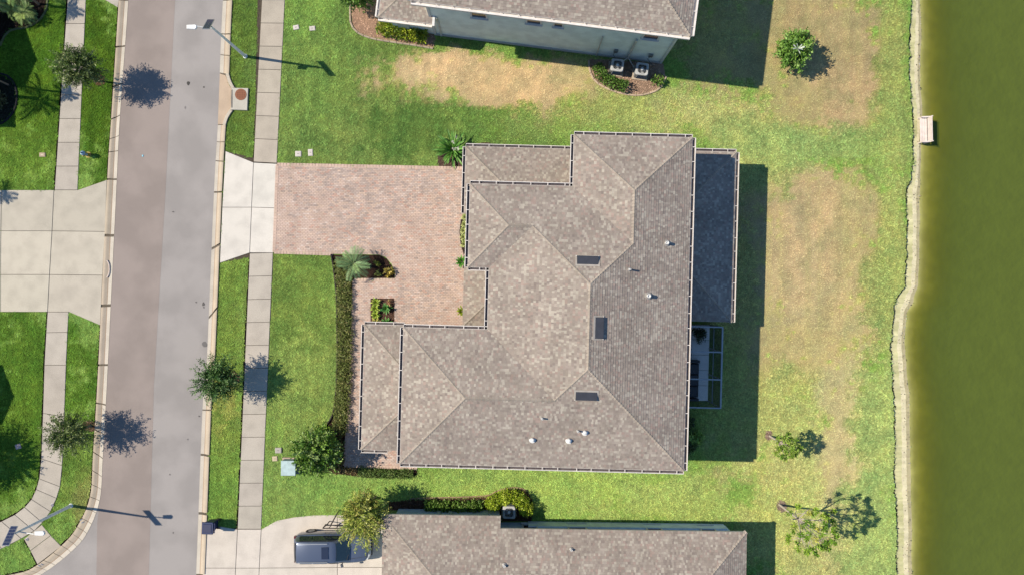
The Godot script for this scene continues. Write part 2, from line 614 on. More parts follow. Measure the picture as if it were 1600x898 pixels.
	for j in z2.size() - 1:
		for i in boff.size() - 1:
			var a := j * boff.size() + i
			var b := a + boff.size()
			for q in [a, a + 1, b, a + 1, b + 1, b]:
				bed.ix.append(q)
	structure("pond_bed", bed, M.sand)
	for j in z2.size():
		var w := water_x(z2[j]) - 0.1
		for i in offs.size():
			water.v.append(Vector3(w + offs[i] * (1.0 + 0.25 * wob.get_noise_2d(z2[j] * 0.4, 200.0)), -0.32, z2[j]))
			water.n.append(Vector3.UP)
			var k := lit(98, 111, 44, 0.84)
			water.c.append(Color(k.r, k.g, k.b, alph[i]))
	for j in z2.size() - 1:
		for i in offs.size() - 1:
			var a := j * offs.size() + i
			var b := a + offs.size()
			for q in [a, a + 1, b, a + 1, b + 1, b]:
				water.ix.append(q)
	structure("water", water, M.water)
	# the country beyond the pond and beyond its ends
	var far := MB.new()
	var fc := lit(104, 134, 62)
	far.flat(PackedVector2Array([Vector2(95, -120), Vector2(900, -120), Vector2(900, 120), Vector2(95, 120)]), 0.0, fc)
	for sgn in [-1.0, 1.0]:
		var e := shore_x(120.0 * sgn)
		far.flat(PackedVector2Array([Vector2(e, 120.0 * sgn), Vector2(900, 120.0 * sgn), Vector2(900, 600.0 * sgn), Vector2(e, 600.0 * sgn)]), 0.0, fc)
		far.upquad(Vector3(e, 0, 120.0 * sgn), Vector3(95, 0, 120.0 * sgn), Vector3(95, -2.6, 119.0 * sgn), Vector3(e, -2.6, 119.0 * sgn), fc)
	far.upquad(Vector3(95, 0, -120), Vector3(95, 0, 120), Vector3(93, -2.6, 120), Vector3(93, -2.6, -120), fc)
	structure("ground", far, M.lawn)

# ------------------------------------------------------------------ street
const KLR := [219, -300, 200, 0, 187, 180, 182, 280, 168, 570, 160, 716, 155, 782, 135, 833, 110, 862, 73, 891, 40, 906, -60, 922, -300, 935]
const KLL := [204, -300, 186, 0, 174, 187, 168, 280, 154, 570, 146, 705, 141, 775, 121, 822, 97, 851, 55, 884, 22, 896, -66, 907, -300, 918]
const KRR := [366, -300, 348, 0, 343, 114, 340, 195, 334, 300, 322, 580, 316, 640, 306, 898, 292, 1200]
const KRL := [381, -300, 363, 0, 358, 117, 353, 195, 347, 300, 336, 560, 330, 640, 320, 898, 306, 1200]

func shaded_trench(line: PackedVector2Array, w: float, side: float) -> void:   # edger's cut beside a kerb or path, grass shadow painted in as near black
	var mb := MB.new()
	var p := PackedVector2Array()
	var q := PackedVector2Array()
	for i in line.size():
		var d := (line[mini(i + 1, line.size() - 1)] - line[maxi(i - 1, 0)]).normalized()
		var nn := Vector2(d.y, -d.x) * side
		q.append(line[i] + nn * w * (0.85 + 0.4 * wob2.get_noise_2d(line[i].x * 3.0, line[i].y * 3.0)))
		p.append(line[i])
	for i in line.size() - 1:
		mb.upquad(Vector3(p[i].x, 0.006, p[i].y), Vector3(p[i + 1].x, 0.006, p[i + 1].y), Vector3(q[i + 1].x, 0.006, q[i + 1].y), Vector3(q[i].x, 0.006, q[i].y), shade(lit(46, 40, 38), 0.15))
	structure("lawn_edge_shade", mb, M.soil)
	q.reverse()
	p.append_array(q)
	bare.append(p)

func kerb_run(road_side: PackedVector2Array, lawn_side: PackedVector2Array, per: int, root: Node3D) -> void:
	var prof := [[0.0, 0.02], [0.12, 0.016], [0.38, 0.012], [0.46, 0.02], [0.7, 0.07], [0.8, 0.085], [0.95, 0.09], [1.0, 0.08], [1.0, -0.05]]
	var i := 0
	while i < road_side.size() - 1:
		var e := mini(i + per, road_side.size() - 1)
		var mb := MB.new()
		var col := shade(lit(220, 210, 194), 0.04)
		var tan := shade(lit(206, 190, 168), 0.05)
		for k in range(i, e):
			var t0 := 0.0 if k > i else 0.04
			var t1 := 1.0 if k < e - 1 else 0.96
			var a0 := road_side[k].lerp(road_side[k + 1], t0)
			var a1 := road_side[k].lerp(road_side[k + 1], t1)
			var b0 := lawn_side[k].lerp(lawn_side[k + 1], t0)
			var b1 := lawn_side[k].lerp(lawn_side[k + 1], t1)
			for m in prof.size() - 1:
				var f: float = prof[m][0]
				var g: float = prof[m + 1][0]
				var dirt := col if m < 2 else (shade(lit(186, 162, 138), 0.06) if m == 2 else tan)
				var pa := a0.lerp(b0, f)
				var pb := a1.lerp(b1, f)
				var pc := a1.lerp(b1, g)
				var pd := a0.lerp(b0, g)
				if m == prof.size() - 2:
					mb.quad(Vector3(pa.x, prof[m][1], pa.y), Vector3(pb.x, prof[m][1], pb.y), Vector3(pb.x, -0.05, pb.y), Vector3(pa.x, -0.05, pa.y), dirt)
				else:
					mb.upquad(Vector3(pa.x, prof[m][1], pa.y), Vector3(pb.x, prof[m][1], pb.y), Vector3(pc.x, prof[m + 1][1], pc.y), Vector3(pd.x, prof[m + 1][1], pd.y), dirt)
		part("kerb_section", mb, M.concrete, root)
		i = e

func two_lines(a: Array, b: Array, seg: int) -> Array:
	return [smooth(a, seg), smooth(b, seg)]

func strip_poly(a: PackedVector2Array, b: PackedVector2Array) -> PackedVector2Array:
	var r := b.duplicate()
	r.reverse()
	var p := a.duplicate()
	p.append_array(r)
	return p

func street() -> void:
	var l := two_lines(KLR, KLL, 6)
	var r := two_lines(KRR, KRL, 6)
	var road := MB.new()
	var outline: PackedVector2Array = r[0].duplicate()
	outline.append(Q(-400, 1200))
	outline.append(Q(-400, 935))
	var back: PackedVector2Array = l[0].duplicate()
	back.reverse()
	outline.append_array(back)
	road.flat(outline, 0.004, lit(176, 171, 167))
	structure("road", road, M.asphalt)
	bare.append(outline)
	var lane := MB.new()
	var lp := PackedVector2Array()
	for p in [[219, -300], [200, 0], [187, 180], [182, 280], [168, 570], [160, 716], [155, 782], [151, 818], [150, 898], [148, 1200], [221, 1200], [232, 898], [240, 600], [258, 300], [273, 0], [291, -300]]:
		lp.append(Q(p[0], p[1]))
	lane.flat(lp, 0.008, lit(169, 157, 150))
	structure("asphalt_lane", lane, M.asphalt)
	var kr := structure_root("kerb")
	kerb_run(l[0], l[1], 2, kr)
	under("ground", strip_poly(l[0], l[1]), 0.0065, lit(160, 148, 132), M.soil)
	under("ground", strip_poly(r[0], r[1]), 0.0065, lit(160, 148, 132), M.soil)
	shaded_trench(l[1], 0.12, -1.0)
	bare.append(strip_poly(r[0], r[1]))
	# the right kerb stops at the storm drain and goes on after it
	var cut := [[], []]
	for s in 2:
		for i in r[0].size():
			var py: float = r[0][i].y / S + 449.0
			if py <= 114.5:
				cut[0].append(i)
			elif py >= 194.0:
				cut[1].append(i)
		break
	for run in cut:
		var a := PackedVector2Array()
		var b := PackedVector2Array()
		for i in run:
			a.append(r[0][i])
			b.append(r[1][i])
		kerb_run(a, b, 2, kr)
	# dark marks on the asphalt: patched cores and oil spots
	for sp in [[294, 130, 2.6, 3.2, 92], [318, 136, 1.4, 1.4, 96], [289, 168, 1.2, 2.6, 140], [317.5, 475, 2.2, 3.0, 112], [306, 472, 1.3, 1.4, 120], [318, 480, 1.3, 1.2, 118], [319, 538, 4.2, 4.4, 132], [270, 331, 2.0, 1.0, 120], [265, 741, 1.2, 1.2, 110], [311, 650, 1.5, 1.2, 120], [270, 832, 1.2, 1.2, 122], [293, 686, 1.0, 1.3, 124]]:
		var mb := MB.new()
		var pp := PackedVector2Array()
		for k in 10:
			var a := TAU * k / 10.0
			var f := rng.randf_range(0.75, 1.2)
			pp.append(Q(sp[0] + cos(a) * sp[2] * f, sp[1] + sin(a) * sp[3] * f))
		mb.flat(pp, 0.0125, lit(sp[4], sp[4] - 4, sp[4] - 6))
		structure("road_stain", mb, M.asphalt)

# flat concrete, one block per slab
func slabs(called: String, list: Array, root: Node3D, top: float, col: Color, mt: Material, vary := 0.05) -> void:
	for p: PackedVector2Array in list:
		var mb := MB.new()
		var shrunk := Geometry2D.offset_polygon(p, -0.012, Geometry2D.JOIN_MITER)
		if shrunk.is_empty():
			continue
		mb.prism(shrunk[0], -0.03, top, 0.012, shade(col, vary))
		part(called, mb, mt, root)
		bare.append(p)

func under(called: String, p: PackedVector2Array, y: float, col: Color, mt: Material) -> void:
	var mb := MB.new()
	mb.flat(p, y, col)
	structure(called, mb, mt)
	bare.append(p)

func cut_path(left: PackedVector2Array, right: PackedVector2Array) -> Array:
	var out := []
	for i in left.size() - 1:
		out.append(PackedVector2Array([left[i], right[i], right[i + 1], left[i + 1]]))
	return out

func between(a: Array, b: Array, n: int) -> Array:   # two straight edges (px) cut into n slabs
	var l := PackedVector2Array()
	var r := PackedVector2Array()
	for i in n + 1:
		var t := float(i) / n
		l.append(Q(lerpf(a[0], a[2], t), lerpf(a[1], a[3], t)))
		r.append(Q(lerpf(b[0], b[2], t), lerpf(b[1], b[3], t)))
	return cut_path(l, r)

func paths() -> void:
	var con := lit(206, 197, 184, 0.9)
	var warm := lit(205, 194, 178, 0.9)
	var dirt := lit(122, 112, 100)
	# pavement along the right side of the street
	var w := structure_root("sidewalk")
	slabs("slab", between([423, -300, 409, 0], [459, -300, 445, 0], 8), w, 0.04, warm, M.concrete)
	slabs("slab", between([409, 0, 396, 253], [445, 0, 432.5, 255], 7), w, 0.04, warm, M.concrete)
	slabs("slab", between([390, 396, 371, 826], [426.5, 395, 408, 826], 12), w, 0.04, con, M.concrete)
	shaded_trench(smooth([423, -300, 409, 0, 396, 253], 12), 0.11, -1.0)
	shaded_trench(smooth([390, 396, 371, 826], 24), 0.11, -1.0)
	# pavement along the left side, bending round the corner
	w = structure_root("sidewalk")
	slabs("slab", between([125, -300, 105, 0], [155, -300, 134, 0], 8), w, 0.04, con, M.concrete)
	slabs("slab", between([105, 0, 85, 297], [134, 0, 121, 297], 8), w, 0.04, con, M.concrete)
	var sl := [74, 487, 69, 570, 64, 716, 56, 764, 38, 792, 2, 814, -60, 832, -220, 850]
	var sr := [107, 487, 103, 570, 97, 727, 88, 778, 66, 816, 33, 841, -46, 872, -214, 893]
	slabs("slab", cut_path(smooth(sl, 2), smooth(sr, 2)), w, 0.04, con, M.concrete)
	shaded_trench(smooth([125, -300, 105, 0, 85, 297], 12), 0.11, -1.0)
	shaded_trench(smooth(sl, 6), 0.11, -1.0)
	slabs("slab", [poly([65, 819, 79, 836, 47, 860, 37, 841.5]), poly([79, 836, 95.5, 853, 58, 881.5, 47, 860])], w, 0.038, warm, M.concrete)
	shaded_trench(smooth([37, 841.5, 58, 881.5], 6), 0.09, -1.0)
	# concrete drive across the street
	var d := structure_root("driveway")
	var lv := lit(206, 198, 182)
	slabs("slab", [poly([-90, 297, 2, 297, 1, 361, -92, 361]), poly([-92, 361, 1, 361, 0, 429, -94, 429]), poly([-94, 429, 0, 429, 0, 487, -96, 487]),
		poly([2, 297, 84, 297, 81, 361, 1, 361]), poly([1, 361, 81, 361, 77, 429, 0, 429]), poly([0, 429, 77, 429, 74, 487, 0, 487]),
		poly([84, 297, 121, 297, 167, 281, 164, 362, 81, 361]), poly([81, 361, 164, 362, 160, 430, 77, 429]), poly([77, 429, 160, 430, 156.5, 508, 107, 487, 74, 487])], d, 0.036, lv, M.concrete, 0.07)
	d = structure_root("driveway")
	slabs("slab", [poly([137, -15, 184, 12, 186, -1, 194, -140, 143, -140])], d, 0.036, con, M.concrete)
	# apron of the big house
	d = structure_root("driveway")
	var white := lit(230, 224, 214)
	slabs("slab", [poly([352, 236, 396, 254, 393, 324, 347, 324]), poly([396, 254, 433, 256, 430, 325, 393, 324]), poly([347, 324, 393, 324, 390, 395, 343, 411]), poly([393, 324, 430, 325, 427, 395, 390, 395])], d, 0.036, white, M.concrete, 0.03)
	# drive of the lower house
	d = structure_root("driveway")
	var pale := lit(224, 214, 202)
	slabs("slab", [poly([320, 823, 343, 822, 371, 826.5, 368, 887, 317, 887]), poly([371, 826.5, 408, 826.5, 405, 887, 368, 887]), poly([317, 887, 368, 887, 362, 1010, 314, 1010]), poly([368, 887, 405, 887, 399, 1010, 362, 1010]),
		poly([408, 826.5, 432, 813, 460, 807.5, 490, 804.5, 527, 804, 527, 886, 405, 887]), poly([527, 804, 640, 806, 640, 886, 527, 886]), poly([405, 887, 527, 886, 527, 1010, 399, 1010]), poly([527, 886, 640, 886, 640, 1010, 527, 1010])], d, 0.036, pale, M.concrete, 0.03)
	for g in [[409, -300, 445, -300, 433, 256, 396, 256], [390, 395, 427, 395, 408, 826, 371, 826], [2, 297, 121, 297, 167, 281, 156.5, 508, 107, 487, 0, 487], [352, 236, 433, 256, 427, 395, 343, 411], [320, 823, 408, 826, 640, 806, 640, 1010, 314, 1010]]:
		under("ground", poly(g), 0.009, dirt, M.soil)
	under("ground", strip_poly(smooth(sl, 4), smooth(sr, 4)), 0.009, dirt, M.soil)
	under("ground", poly([107, 0, 132, 0, 119, 297, 87, 297]), 0.009, dirt, M.soil)

const PAVED := [433, 257, 745, 264, 745, 520, 600, 520, 600, 690, 652, 700, 652, 731, 538, 727, 541, 690, 549, 560, 553, 437, 617, 437, 617, 425, 612, 413, 603, 402, 592, 398, 520, 397, 428, 394]
const BED_B := [579, 466, 616, 466, 616, 514, 579, 514]
const BED_C := [733, 334, 725, 335, 720, 345, 718, 362, 720, 382, 724, 396, 733, 398]

func paving() -> void:
	var out := poly(PAVED)
	var holes := [poly(BED_B), poly(BED_C)]
	var base := MB.new()
	base.flat(out, 0.012, lit(186, 162, 146))
	structure("ground", base, M.sand)
	bare.append(out)
	var root := structure_root("paver_driveway")
	var mb := MB.new()
	var rot := 0.022
	var ux := Vector2(cos(rot), sin(rot))
	var uy := Vector2(-sin(rot), cos(rot))
	var o := Q(425, 250)
	var ln := 0.21
	var wd := 0.105
	var grey := FastNoiseLite.new()
	grey.seed = 21
	grey.frequency = 0.16
	grey.fractal_octaves = 3
	for j in 200:
		for i in 72:
			var a := o + ux * (i * ln + (ln * 0.5 if j % 2 else 0.0)) + uy * (j * wd)
			var q := PackedVector2Array([a, a + ux * ln, a + ux * ln + uy * wd, a + uy * wd])
			var inside := 0
			for k in q:
				if Geometry2D.is_point_in_polygon(k, out):
					inside += 1
			if inside == 0:
				continue
			var hole := 0
			for h: PackedVector2Array in holes:
				for k in q:
					if Geometry2D.is_point_in_polygon(k, h):
						hole += 1
			if hole == 4:
				continue
			var pieces: Array = [q]
			if inside < 4:
				pieces = Geometry2D.intersect_polygons(q, out)
			if hole > 0:
				var rest := []
				for p in pieces:
					rest.append_array(Geometry2D.clip_polygons(p, holes[0] if a.x < -4.0 else holes[1]))
				pieces = rest
			var gr := grey.get_noise_2d(a.x, a.y)
			var col := lit(208, 184, 170, 1.1)
			var pick := rng.randf()
			if pick < 0.18 + gr * 0.4:
				col = lit(196, 177, 166, 1.1)
			elif pick < 0.26 + gr * 0.5:
				col = lit(184, 166, 156, 1.1)
			elif pick > 0.9:
				col = lit(206, 172, 156, 1.1)
			elif pick > 0.72:
				col = lit(212, 187, 170, 1.1)
			elif pick > 0.64:
				col = lit(216, 196, 184, 1.1)
			col = shade(col, 0.06)
			var top := 0.04 + rng.randf_range(-0.003, 0.003)
			for p: PackedVector2Array in pieces:
				var s := Geometry2D.offset_polygon(p, -0.003, Geometry2D.JOIN_MITER)
				if not s.is_empty() and s[0].size() < 7:
					mb.prism(s[0], 0.014, top, 0.006, col)
	part("paver", mb, M.paver, root, Vector3.ZERO, "stuff")
	# a soldier course of longer pavers edges the drive and the walkway
	for run in [[433, 257, 725, 263], [428, 394, 520, 397], [433, 257, 428, 394], [553, 437, 617, 437], [553, 437, 549, 560], [549, 560, 541, 690], [541, 690, 538, 727], [538, 727, 652, 731]]:
		var line := resample(PackedVector2Array([Q(run[0], run[1]), Q(run[2], run[3])]), 0.2)
		var bm := MB.new()
		for i in line.size() - 1:
			var d := (line[i + 1] - line[i])
			if d.length() < 0.05:
				continue
			var nn := Vector2(-d.y, d.x).normalized() * 0.1
			var g := d.normalized() * 0.006
			bm.prism(PackedVector2Array([line[i] + g - nn, line[i + 1] - g - nn, line[i + 1] - g + nn, line[i] + g + nn]), 0.014, 0.05, 0.008, shade(lit(210, 184, 168, 1.1), 0.06))
		part("border_paver", bm, M.paver, root, Vector3.ZERO, "stuff")

# ------------------------------------------------------------------ houses
# A roof plane is h = x + y * u + z * v over the house's own axes u (to the right) and v (down in the photograph).
func meet(p: Vector3, q: Vector3, r: Vector3) -> Vector3:   # the point that three planes share
	var a := Vector2(p.y - q.y, p.z - q.z)
	var b := Vector2(p.y - r.y, p.z - r.z)
	var e := q.x - p.x
	var f := r.x - p.x
	var det := a.x * b.y - a.y * b.x
	var u := (e * b.y - a.y * f) / det
	var v := (a.x * f - e * b.x) / det
	return Vector3(u, p.x + p.y * u + p.z * v, v)

func at_plane(p: Vector3, u: float, v: float) -> Vector3:
	return Vector3(u, p.x + p.y * u + p.z * v, v)

const TONES := [[170, 158, 148, 0.44], [181, 170, 159, 0.66], [195, 186, 173, 0.80], [159, 147, 139, 0.91], [178, 159, 149, 1.0]]
var grizzle := FastNoiseLite.new()

func shingles(mb: MB, pg: Array, down: Vector3, seedv: int) -> void:   # courses of single shingles laid over one roof plane
	var r := RandomNumberGenerator.new()
	r.seed = seedv
	var pts: Array[Vector3] = []
	for p in pg:
		pts.append(p)
	var nn := Vector3.ZERO
	for i in pts.size():
		nn += (pts[i] - pts[0]).cross(pts[(i + 1) % pts.size()] - pts[0])
	nn = nn.normalized()
	if nn.y < 0.0:
		nn = -nn
	var up := (-down - nn * (-down).dot(nn)).normalized()
	var e := up.cross(nn).normalized()
	var o := pts[0]
	var f := PackedVector2Array()
	var lo := Vector2(1e9, 1e9)
	var hi := Vector2(-1e9, -1e9)
	for p in pts:
		var q := Vector2((p - o).dot(e), (p - o).dot(up))
		f.append(q)
		lo = lo.min(q)
		hi = hi.max(q)
	var ex := 0.142
	var y := lo.y - 0.02
	var row := 0
	while y < hi.y:
		var y1 := y + ex + 0.02
		var x := lo.x - 0.3 + r.randf() * 0.2
		# the reach of this course inside the plane
		while x < hi.x:
			var w := r.randf_range(0.08, 0.17)
			var q := PackedVector2Array([Vector2(x, y), Vector2(x + w, y), Vector2(x + w, y1), Vector2(x, y1)])
			x += w
			var inside := 0
			for k in q:
				if Geometry2D.is_point_in_polygon(k, f):
					inside += 1
			var pieces: Array = []
			if inside == 4:
				pieces = [q]
			else:
				pieces = Geometry2D.intersect_polygons(q, f)
			var t := r.randf()
			var wp := o + e * q[0].x + up * y
			t += 0.22 * grizzle.get_noise_3d(wp.x, wp.y, wp.z)
			var col := lit(TONES[4][0], TONES[4][1], TONES[4][2], 0.99)
			for tn in TONES:
				if t <= tn[3]:
					col = lit(tn[0], tn[1], tn[2], 0.99)
					break
			var j := 1.0 + r.randf_range(-0.07, 0.07)
			col = Color(col.r * j, col.g * j, col.b * j)
			var lift := 0.013 if r.randf() < 0.6 else 0.021
			for p: PackedVector2Array in pieces:
				var top: Array[Vector3] = []
				var low: Array[Vector3] = []
				for k in p:
					var b := o + e * k.x + up * k.y
					low.append(b)
					top.append(b + nn * (0.004 + lift * (1.0 - (k.y - y) / (y1 - y))))
				var ccw := (top[1] - top[0]).cross(top[2] - top[0]).dot(nn) > 0.0
				for i in range(1, top.size() - 1):
					if ccw:
						mb.tri(top[0], top[i], top[i + 1], col)
					else:
						mb.tri(top[0], top[i + 1], top[i], col)
				for i in top.size():
					var i2 := (i + 1) % top.size()
					if (p[i].y + p[i2].y) * 0.5 < y1 - 0.03:
						if ccw:
							mb.quad(low[i], low[i2], top[i2], top[i], col)
						else:
							mb.quad(low[i2], low[i], top[i], top[i2], col)
		y += ex
		row += 1

func ridge(mb: MB, a: Vector3, b: Vector3, r: RandomNumberGenerator) -> void:   # cap shingles, one over the other, from a (low) to b (high)
	var d := (b - a)
	var n := int(d.length() / 0.17)
	var z := d.normalized()
	var x := z.cross(Vector3.UP).normalized()
	for i in n:
		var o := a + d * (float(i) / n)
		var q := a + d * (float(i + 1.2) / n)
		var col := lit(184, 172, 159, 1.0)
		var j := 1.0 + r.randf_range(-0.12, 0.1)
		col = Color(col.r * j, col.g * j, col.b * j)
		var l := 0.055
		mb.upquad(o - x * 0.12 + Vector3(0, l - 0.075, 0), o + Vector3(0, l, 0), q + Vector3(0, 0.02, 0), q - x * 0.12 + Vector3(0, -0.055, 0), col)
		mb.upquad(o + x * 0.12 + Vector3(0, l - 0.075, 0), o + Vector3(0, l, 0), q + Vector3(0, 0.02, 0), q + x * 0.12 + Vector3(0, -0.055, 0), col)
		mb.tri(o - x * 0.12 + Vector3(0, -0.04, 0), o + x * 0.12 + Vector3(0, -0.04, 0), o + Vector3(0, l, 0), col)

func gutter(root: Node3D, origin: Vector3, a: Vector3, b: Vector3, out: Vector3, open := true) -> void:   # a trough along the eave a-b with straps across it
	var mb := MB.new()
	var white := lit(236, 228, 220)
	var d := (b - a).normalized()
	var w := 0.16
	var y := Vector3(0, -0.02, 0)
	mb.bar(a + out * 0.012 + y + Vector3(0, -0.05, 0), b + out * 0.012 + y + Vector3(0, -0.05, 0), 0.02, 0.13, white)
	mb.bar(a + out * w * 0.5 + y + Vector3(0, -0.11, 0), b + out * w * 0.5 + y + Vector3(0, -0.11, 0), w, 0.012, white)
	mb.bar(a + out * (w + 0.012) + y + Vector3(0, -0.04, 0), b + out * (w + 0.012) + y + Vector3(0, -0.04, 0), 0.032 if open else 0.09, 0.14, white)
	if open:
		mb.bar(a + out * w * 0.52 + y + Vector3(0, -0.096, 0), b + out * w * 0.52 + y + Vector3(0, -0.096, 0), w * 0.8, 0.012, lit(82, 70, 70))
	for s in [a, b]:
		mb.box(s + out * w * 0.5 + y + Vector3(0, -0.05, 0), Vector3(0.016 if absf(d.x) > 0.5 else w, 0.13, w if absf(d.x) > 0.5 else 0.016), white)
	var n := maxi(1, int((b - a).length() / 0.86))
	for i in n:
		var o := a.lerp(b, (i + 0.5 + rng.randf_range(-0.08, 0.08)) / n)
		mb.bar(o + out * 0.02 + Vector3(0, 0.012, 0), o + out * (w + 0.01) + Vector3(0, 0.016, 0), 0.034, 0.012, white)
	part("gutter", mb, M.white, root, origin)

# planes: [polygon, downhill direction]; edges: ridge and hip lines; outline: eave points in order with their fascia
func roof(root: Node3D, origin: Vector3, planes: Array, ridges: Array, eaves: Array, seedv: int) -> void:
	var deck := MB.new()
	var wood := lit(90, 80, 74)
	var trim := lit(226, 220, 212)
	for p in planes:
		var g: Array = p[0]
		var flat2 := PackedVector2Array()
		for q in g:
			flat2.append(Vector2(q.x, q.z))
		var t := Geometry2D.triangulate_polygon(flat2)
		for i in range(0, t.size(), 3):
			deck.uptri(g[t[i]], g[t[i + 1]], g[t[i + 2]], wood)
			var dn := Vector3(0, -0.16, 0)
			deck.uptri(g[t[i]] + dn, g[t[i + 1]] + dn, g[t[i + 2]] + dn, trim)
	for e in eaves:
		var mid: Vector3 = (e[0] + e[1]) * 0.5 + Vector3(0, -0.075, 0)
		deck.bar(e[0] + Vector3(0, -0.082, 0), e[1] + Vector3(0, -0.082, 0), 0.02, 0.15, trim)
	var rf := part("roof", deck, M.paint, root, origin)
	var sh := MB.new()
	var k := 0
	for p in planes:
		shingles(sh, p[0], p[1], seedv + k)
		k += 1
	part("shingle", sh, M.shingle, rf, origin, "stuff")
	var rg := MB.new()
	var r := RandomNumberGenerator.new()
	r.seed = seedv
	for e in ridges:
		ridge(rg, e[0], e[1], r)
	part("ridge_cap", rg, M.shingle, rf, origin, "stuff")

func walls(root: Node3D, origin: Vector3, foot: PackedVector2Array, y0: float, y1: float, col: Color, called := "wall") -> void:
	var mb := MB.new()
	mb.prism(foot, y0, y1, 0.0, col)
	part(called, mb, M.wall, root, origin)

# a window in a wall; o its centre, out the wall's outward direction
func window(root: Node3D, origin: Vector3, o: Vector3, out: Vector3, w: float, h: float, panes := 2) -> void:
	var side := Vector3.UP.cross(out)
	var bs := Basis(side, Vector3.UP, out)
	var fr := MB.new()
	var white := lit(232, 230, 226)
	for s in [-1.0, 1.0]:
		fr.box(o + side * s * (w * 0.5 + 0.04) + out * 0.03, Vector3(0.09, h + 0.16, 0.07), white, bs)
		fr.box(o + Vector3(0, s * (h * 0.5 + 0.04), 0) + out * 0.03, Vector3(w, 0.09, 0.07), white, bs)
	fr.box(o + Vector3(0, -h * 0.5 - 0.09, 0) + out * 0.06, Vector3(w + 0.26, 0.05, 0.14), white, bs)
	var f := part("window", fr, M.white, root, origin)
	for i in panes:
		var g := MB.new()
		var ph := h / panes
		g.box(o + Vector3(0, -h * 0.5 + ph * (i + 0.5), 0) + out * (0.012 + 0.01 * i), Vector3(w - 0.02, ph - 0.03, 0.012), lit(44, 48, 54), bs)
		part("pane", g, M.dark_glass, f, origin)

func pipe_vent(root: Node3D, origin: Vector3, o: Vector3, r: float, h: float, hooded := false) -> void:
	var mb := MB.new()
	var c := lit(235, 235, 232)
	if hooded:   # a little hood of sheet metal, open down the slope
		mb.lathe(o, [Vector2(r * 1.5, -0.05), Vector2(r * 1.5, 0.03), Vector2(r, 0.035)], 14, c)
		mb.lathe(o, [Vector2(r, 0.0), Vector2(r * 0.96, h * 0.5), Vector2(r * 0.7, h * 0.85), Vector2(0.001, h)], 14, c)
	else:
		mb.lathe(o, [Vector2(r * 2.2, -0.06), Vector2(r * 2.0, 0.03), Vector2(r * 1.1, 0.06)], 12, lit(150, 146, 142))
		mb.lathe(o, [Vector2(r, 0.0), Vector2(r, h), Vector2(r * 0.72, h + 0.003), Vector2(r * 0.7, h - 0.06), Vector2(0.001, h - 0.07)], 12, c)
	part("vent_pipe" if not hooded else "vent_hood", mb, M.white, root, origin)

func attic_vent(root: Node3D, origin: Vector3, o: Vector3, along_u: bool, down: Vector3, slope: float) -> void:   # a long low louvre box lying on the slope
	var mb := MB.new()
	var ln := 1.1
	var wd := 0.40
	var z := (down + Vector3(0, -slope, 0)).normalized()
	var x := (Vector3.RIGHT if along_u else Vector3.BACK)
	if x.cross(z).y > 0.0:
		x = -x
	var y := z.cross(x).normalized()
	if y.y < 0.0:
		y = -y
	var bs := Basis(x, y, x.cross(y))
	var dark := lit(62, 66, 74)
	mb.box(o + y * 0.03, Vector3(ln + 0.16, 0.02, wd + 0.2), lit(190, 182, 172), bs)
	var t := [o + z * wd * -0.5 + y * 0.04, o + z * wd * 0.5 + y * 0.16]
	for s in [-1.0, 1.0]:
		mb.tri(t[0] + x * s * ln * 0.5, t[1] + x * s * ln * 0.5, o + z * wd * 0.5 + y * 0.03 + x * s * ln * 0.5, dark)
		mb.tri(t[0] + x * s * ln * 0.5, o + z * wd * 0.5 + y * 0.03 + x * s * ln * 0.5, t[1] + x * s * ln * 0.5, dark)
	mb.upquad(t[0] - x * ln * 0.5, t[0] + x * ln * 0.5, t[1] + x * ln * 0.5, t[1] - x * ln * 0.5, dark)
	mb.box(o + z * (wd * 0.5 + 0.015) + y * 0.1, Vector3(ln + 0.02, 0.12, 0.02), lit(70, 72, 78), bs)
	mb.bar(o + z * (wd * 0.5 + 0.05) + y * 0.05 - x * ln * 0.55, o + z * (wd * 0.5 + 0.05) + y * 0.05 + x * ln * 0.55, 0.04, 0.03, lit(232, 228, 222))
	part("attic_vent", mb, M.paint, root, origin)

func hv(u: float, h: float, v: float) -> Vector3:
	return Vector3(u, h, v)

const TURN := 0.0262      # how far the big house is turned
func HL(px: float, py: float, h: float) -> Vector3:   # photograph pixel at a height, in the big house's axes
	var p := P(px, py, h)
	return Vector3(p.x * cos(TURN) + p.z * sin(TURN), h, -p.x * sin(TURN) + p.z * cos(TURN))

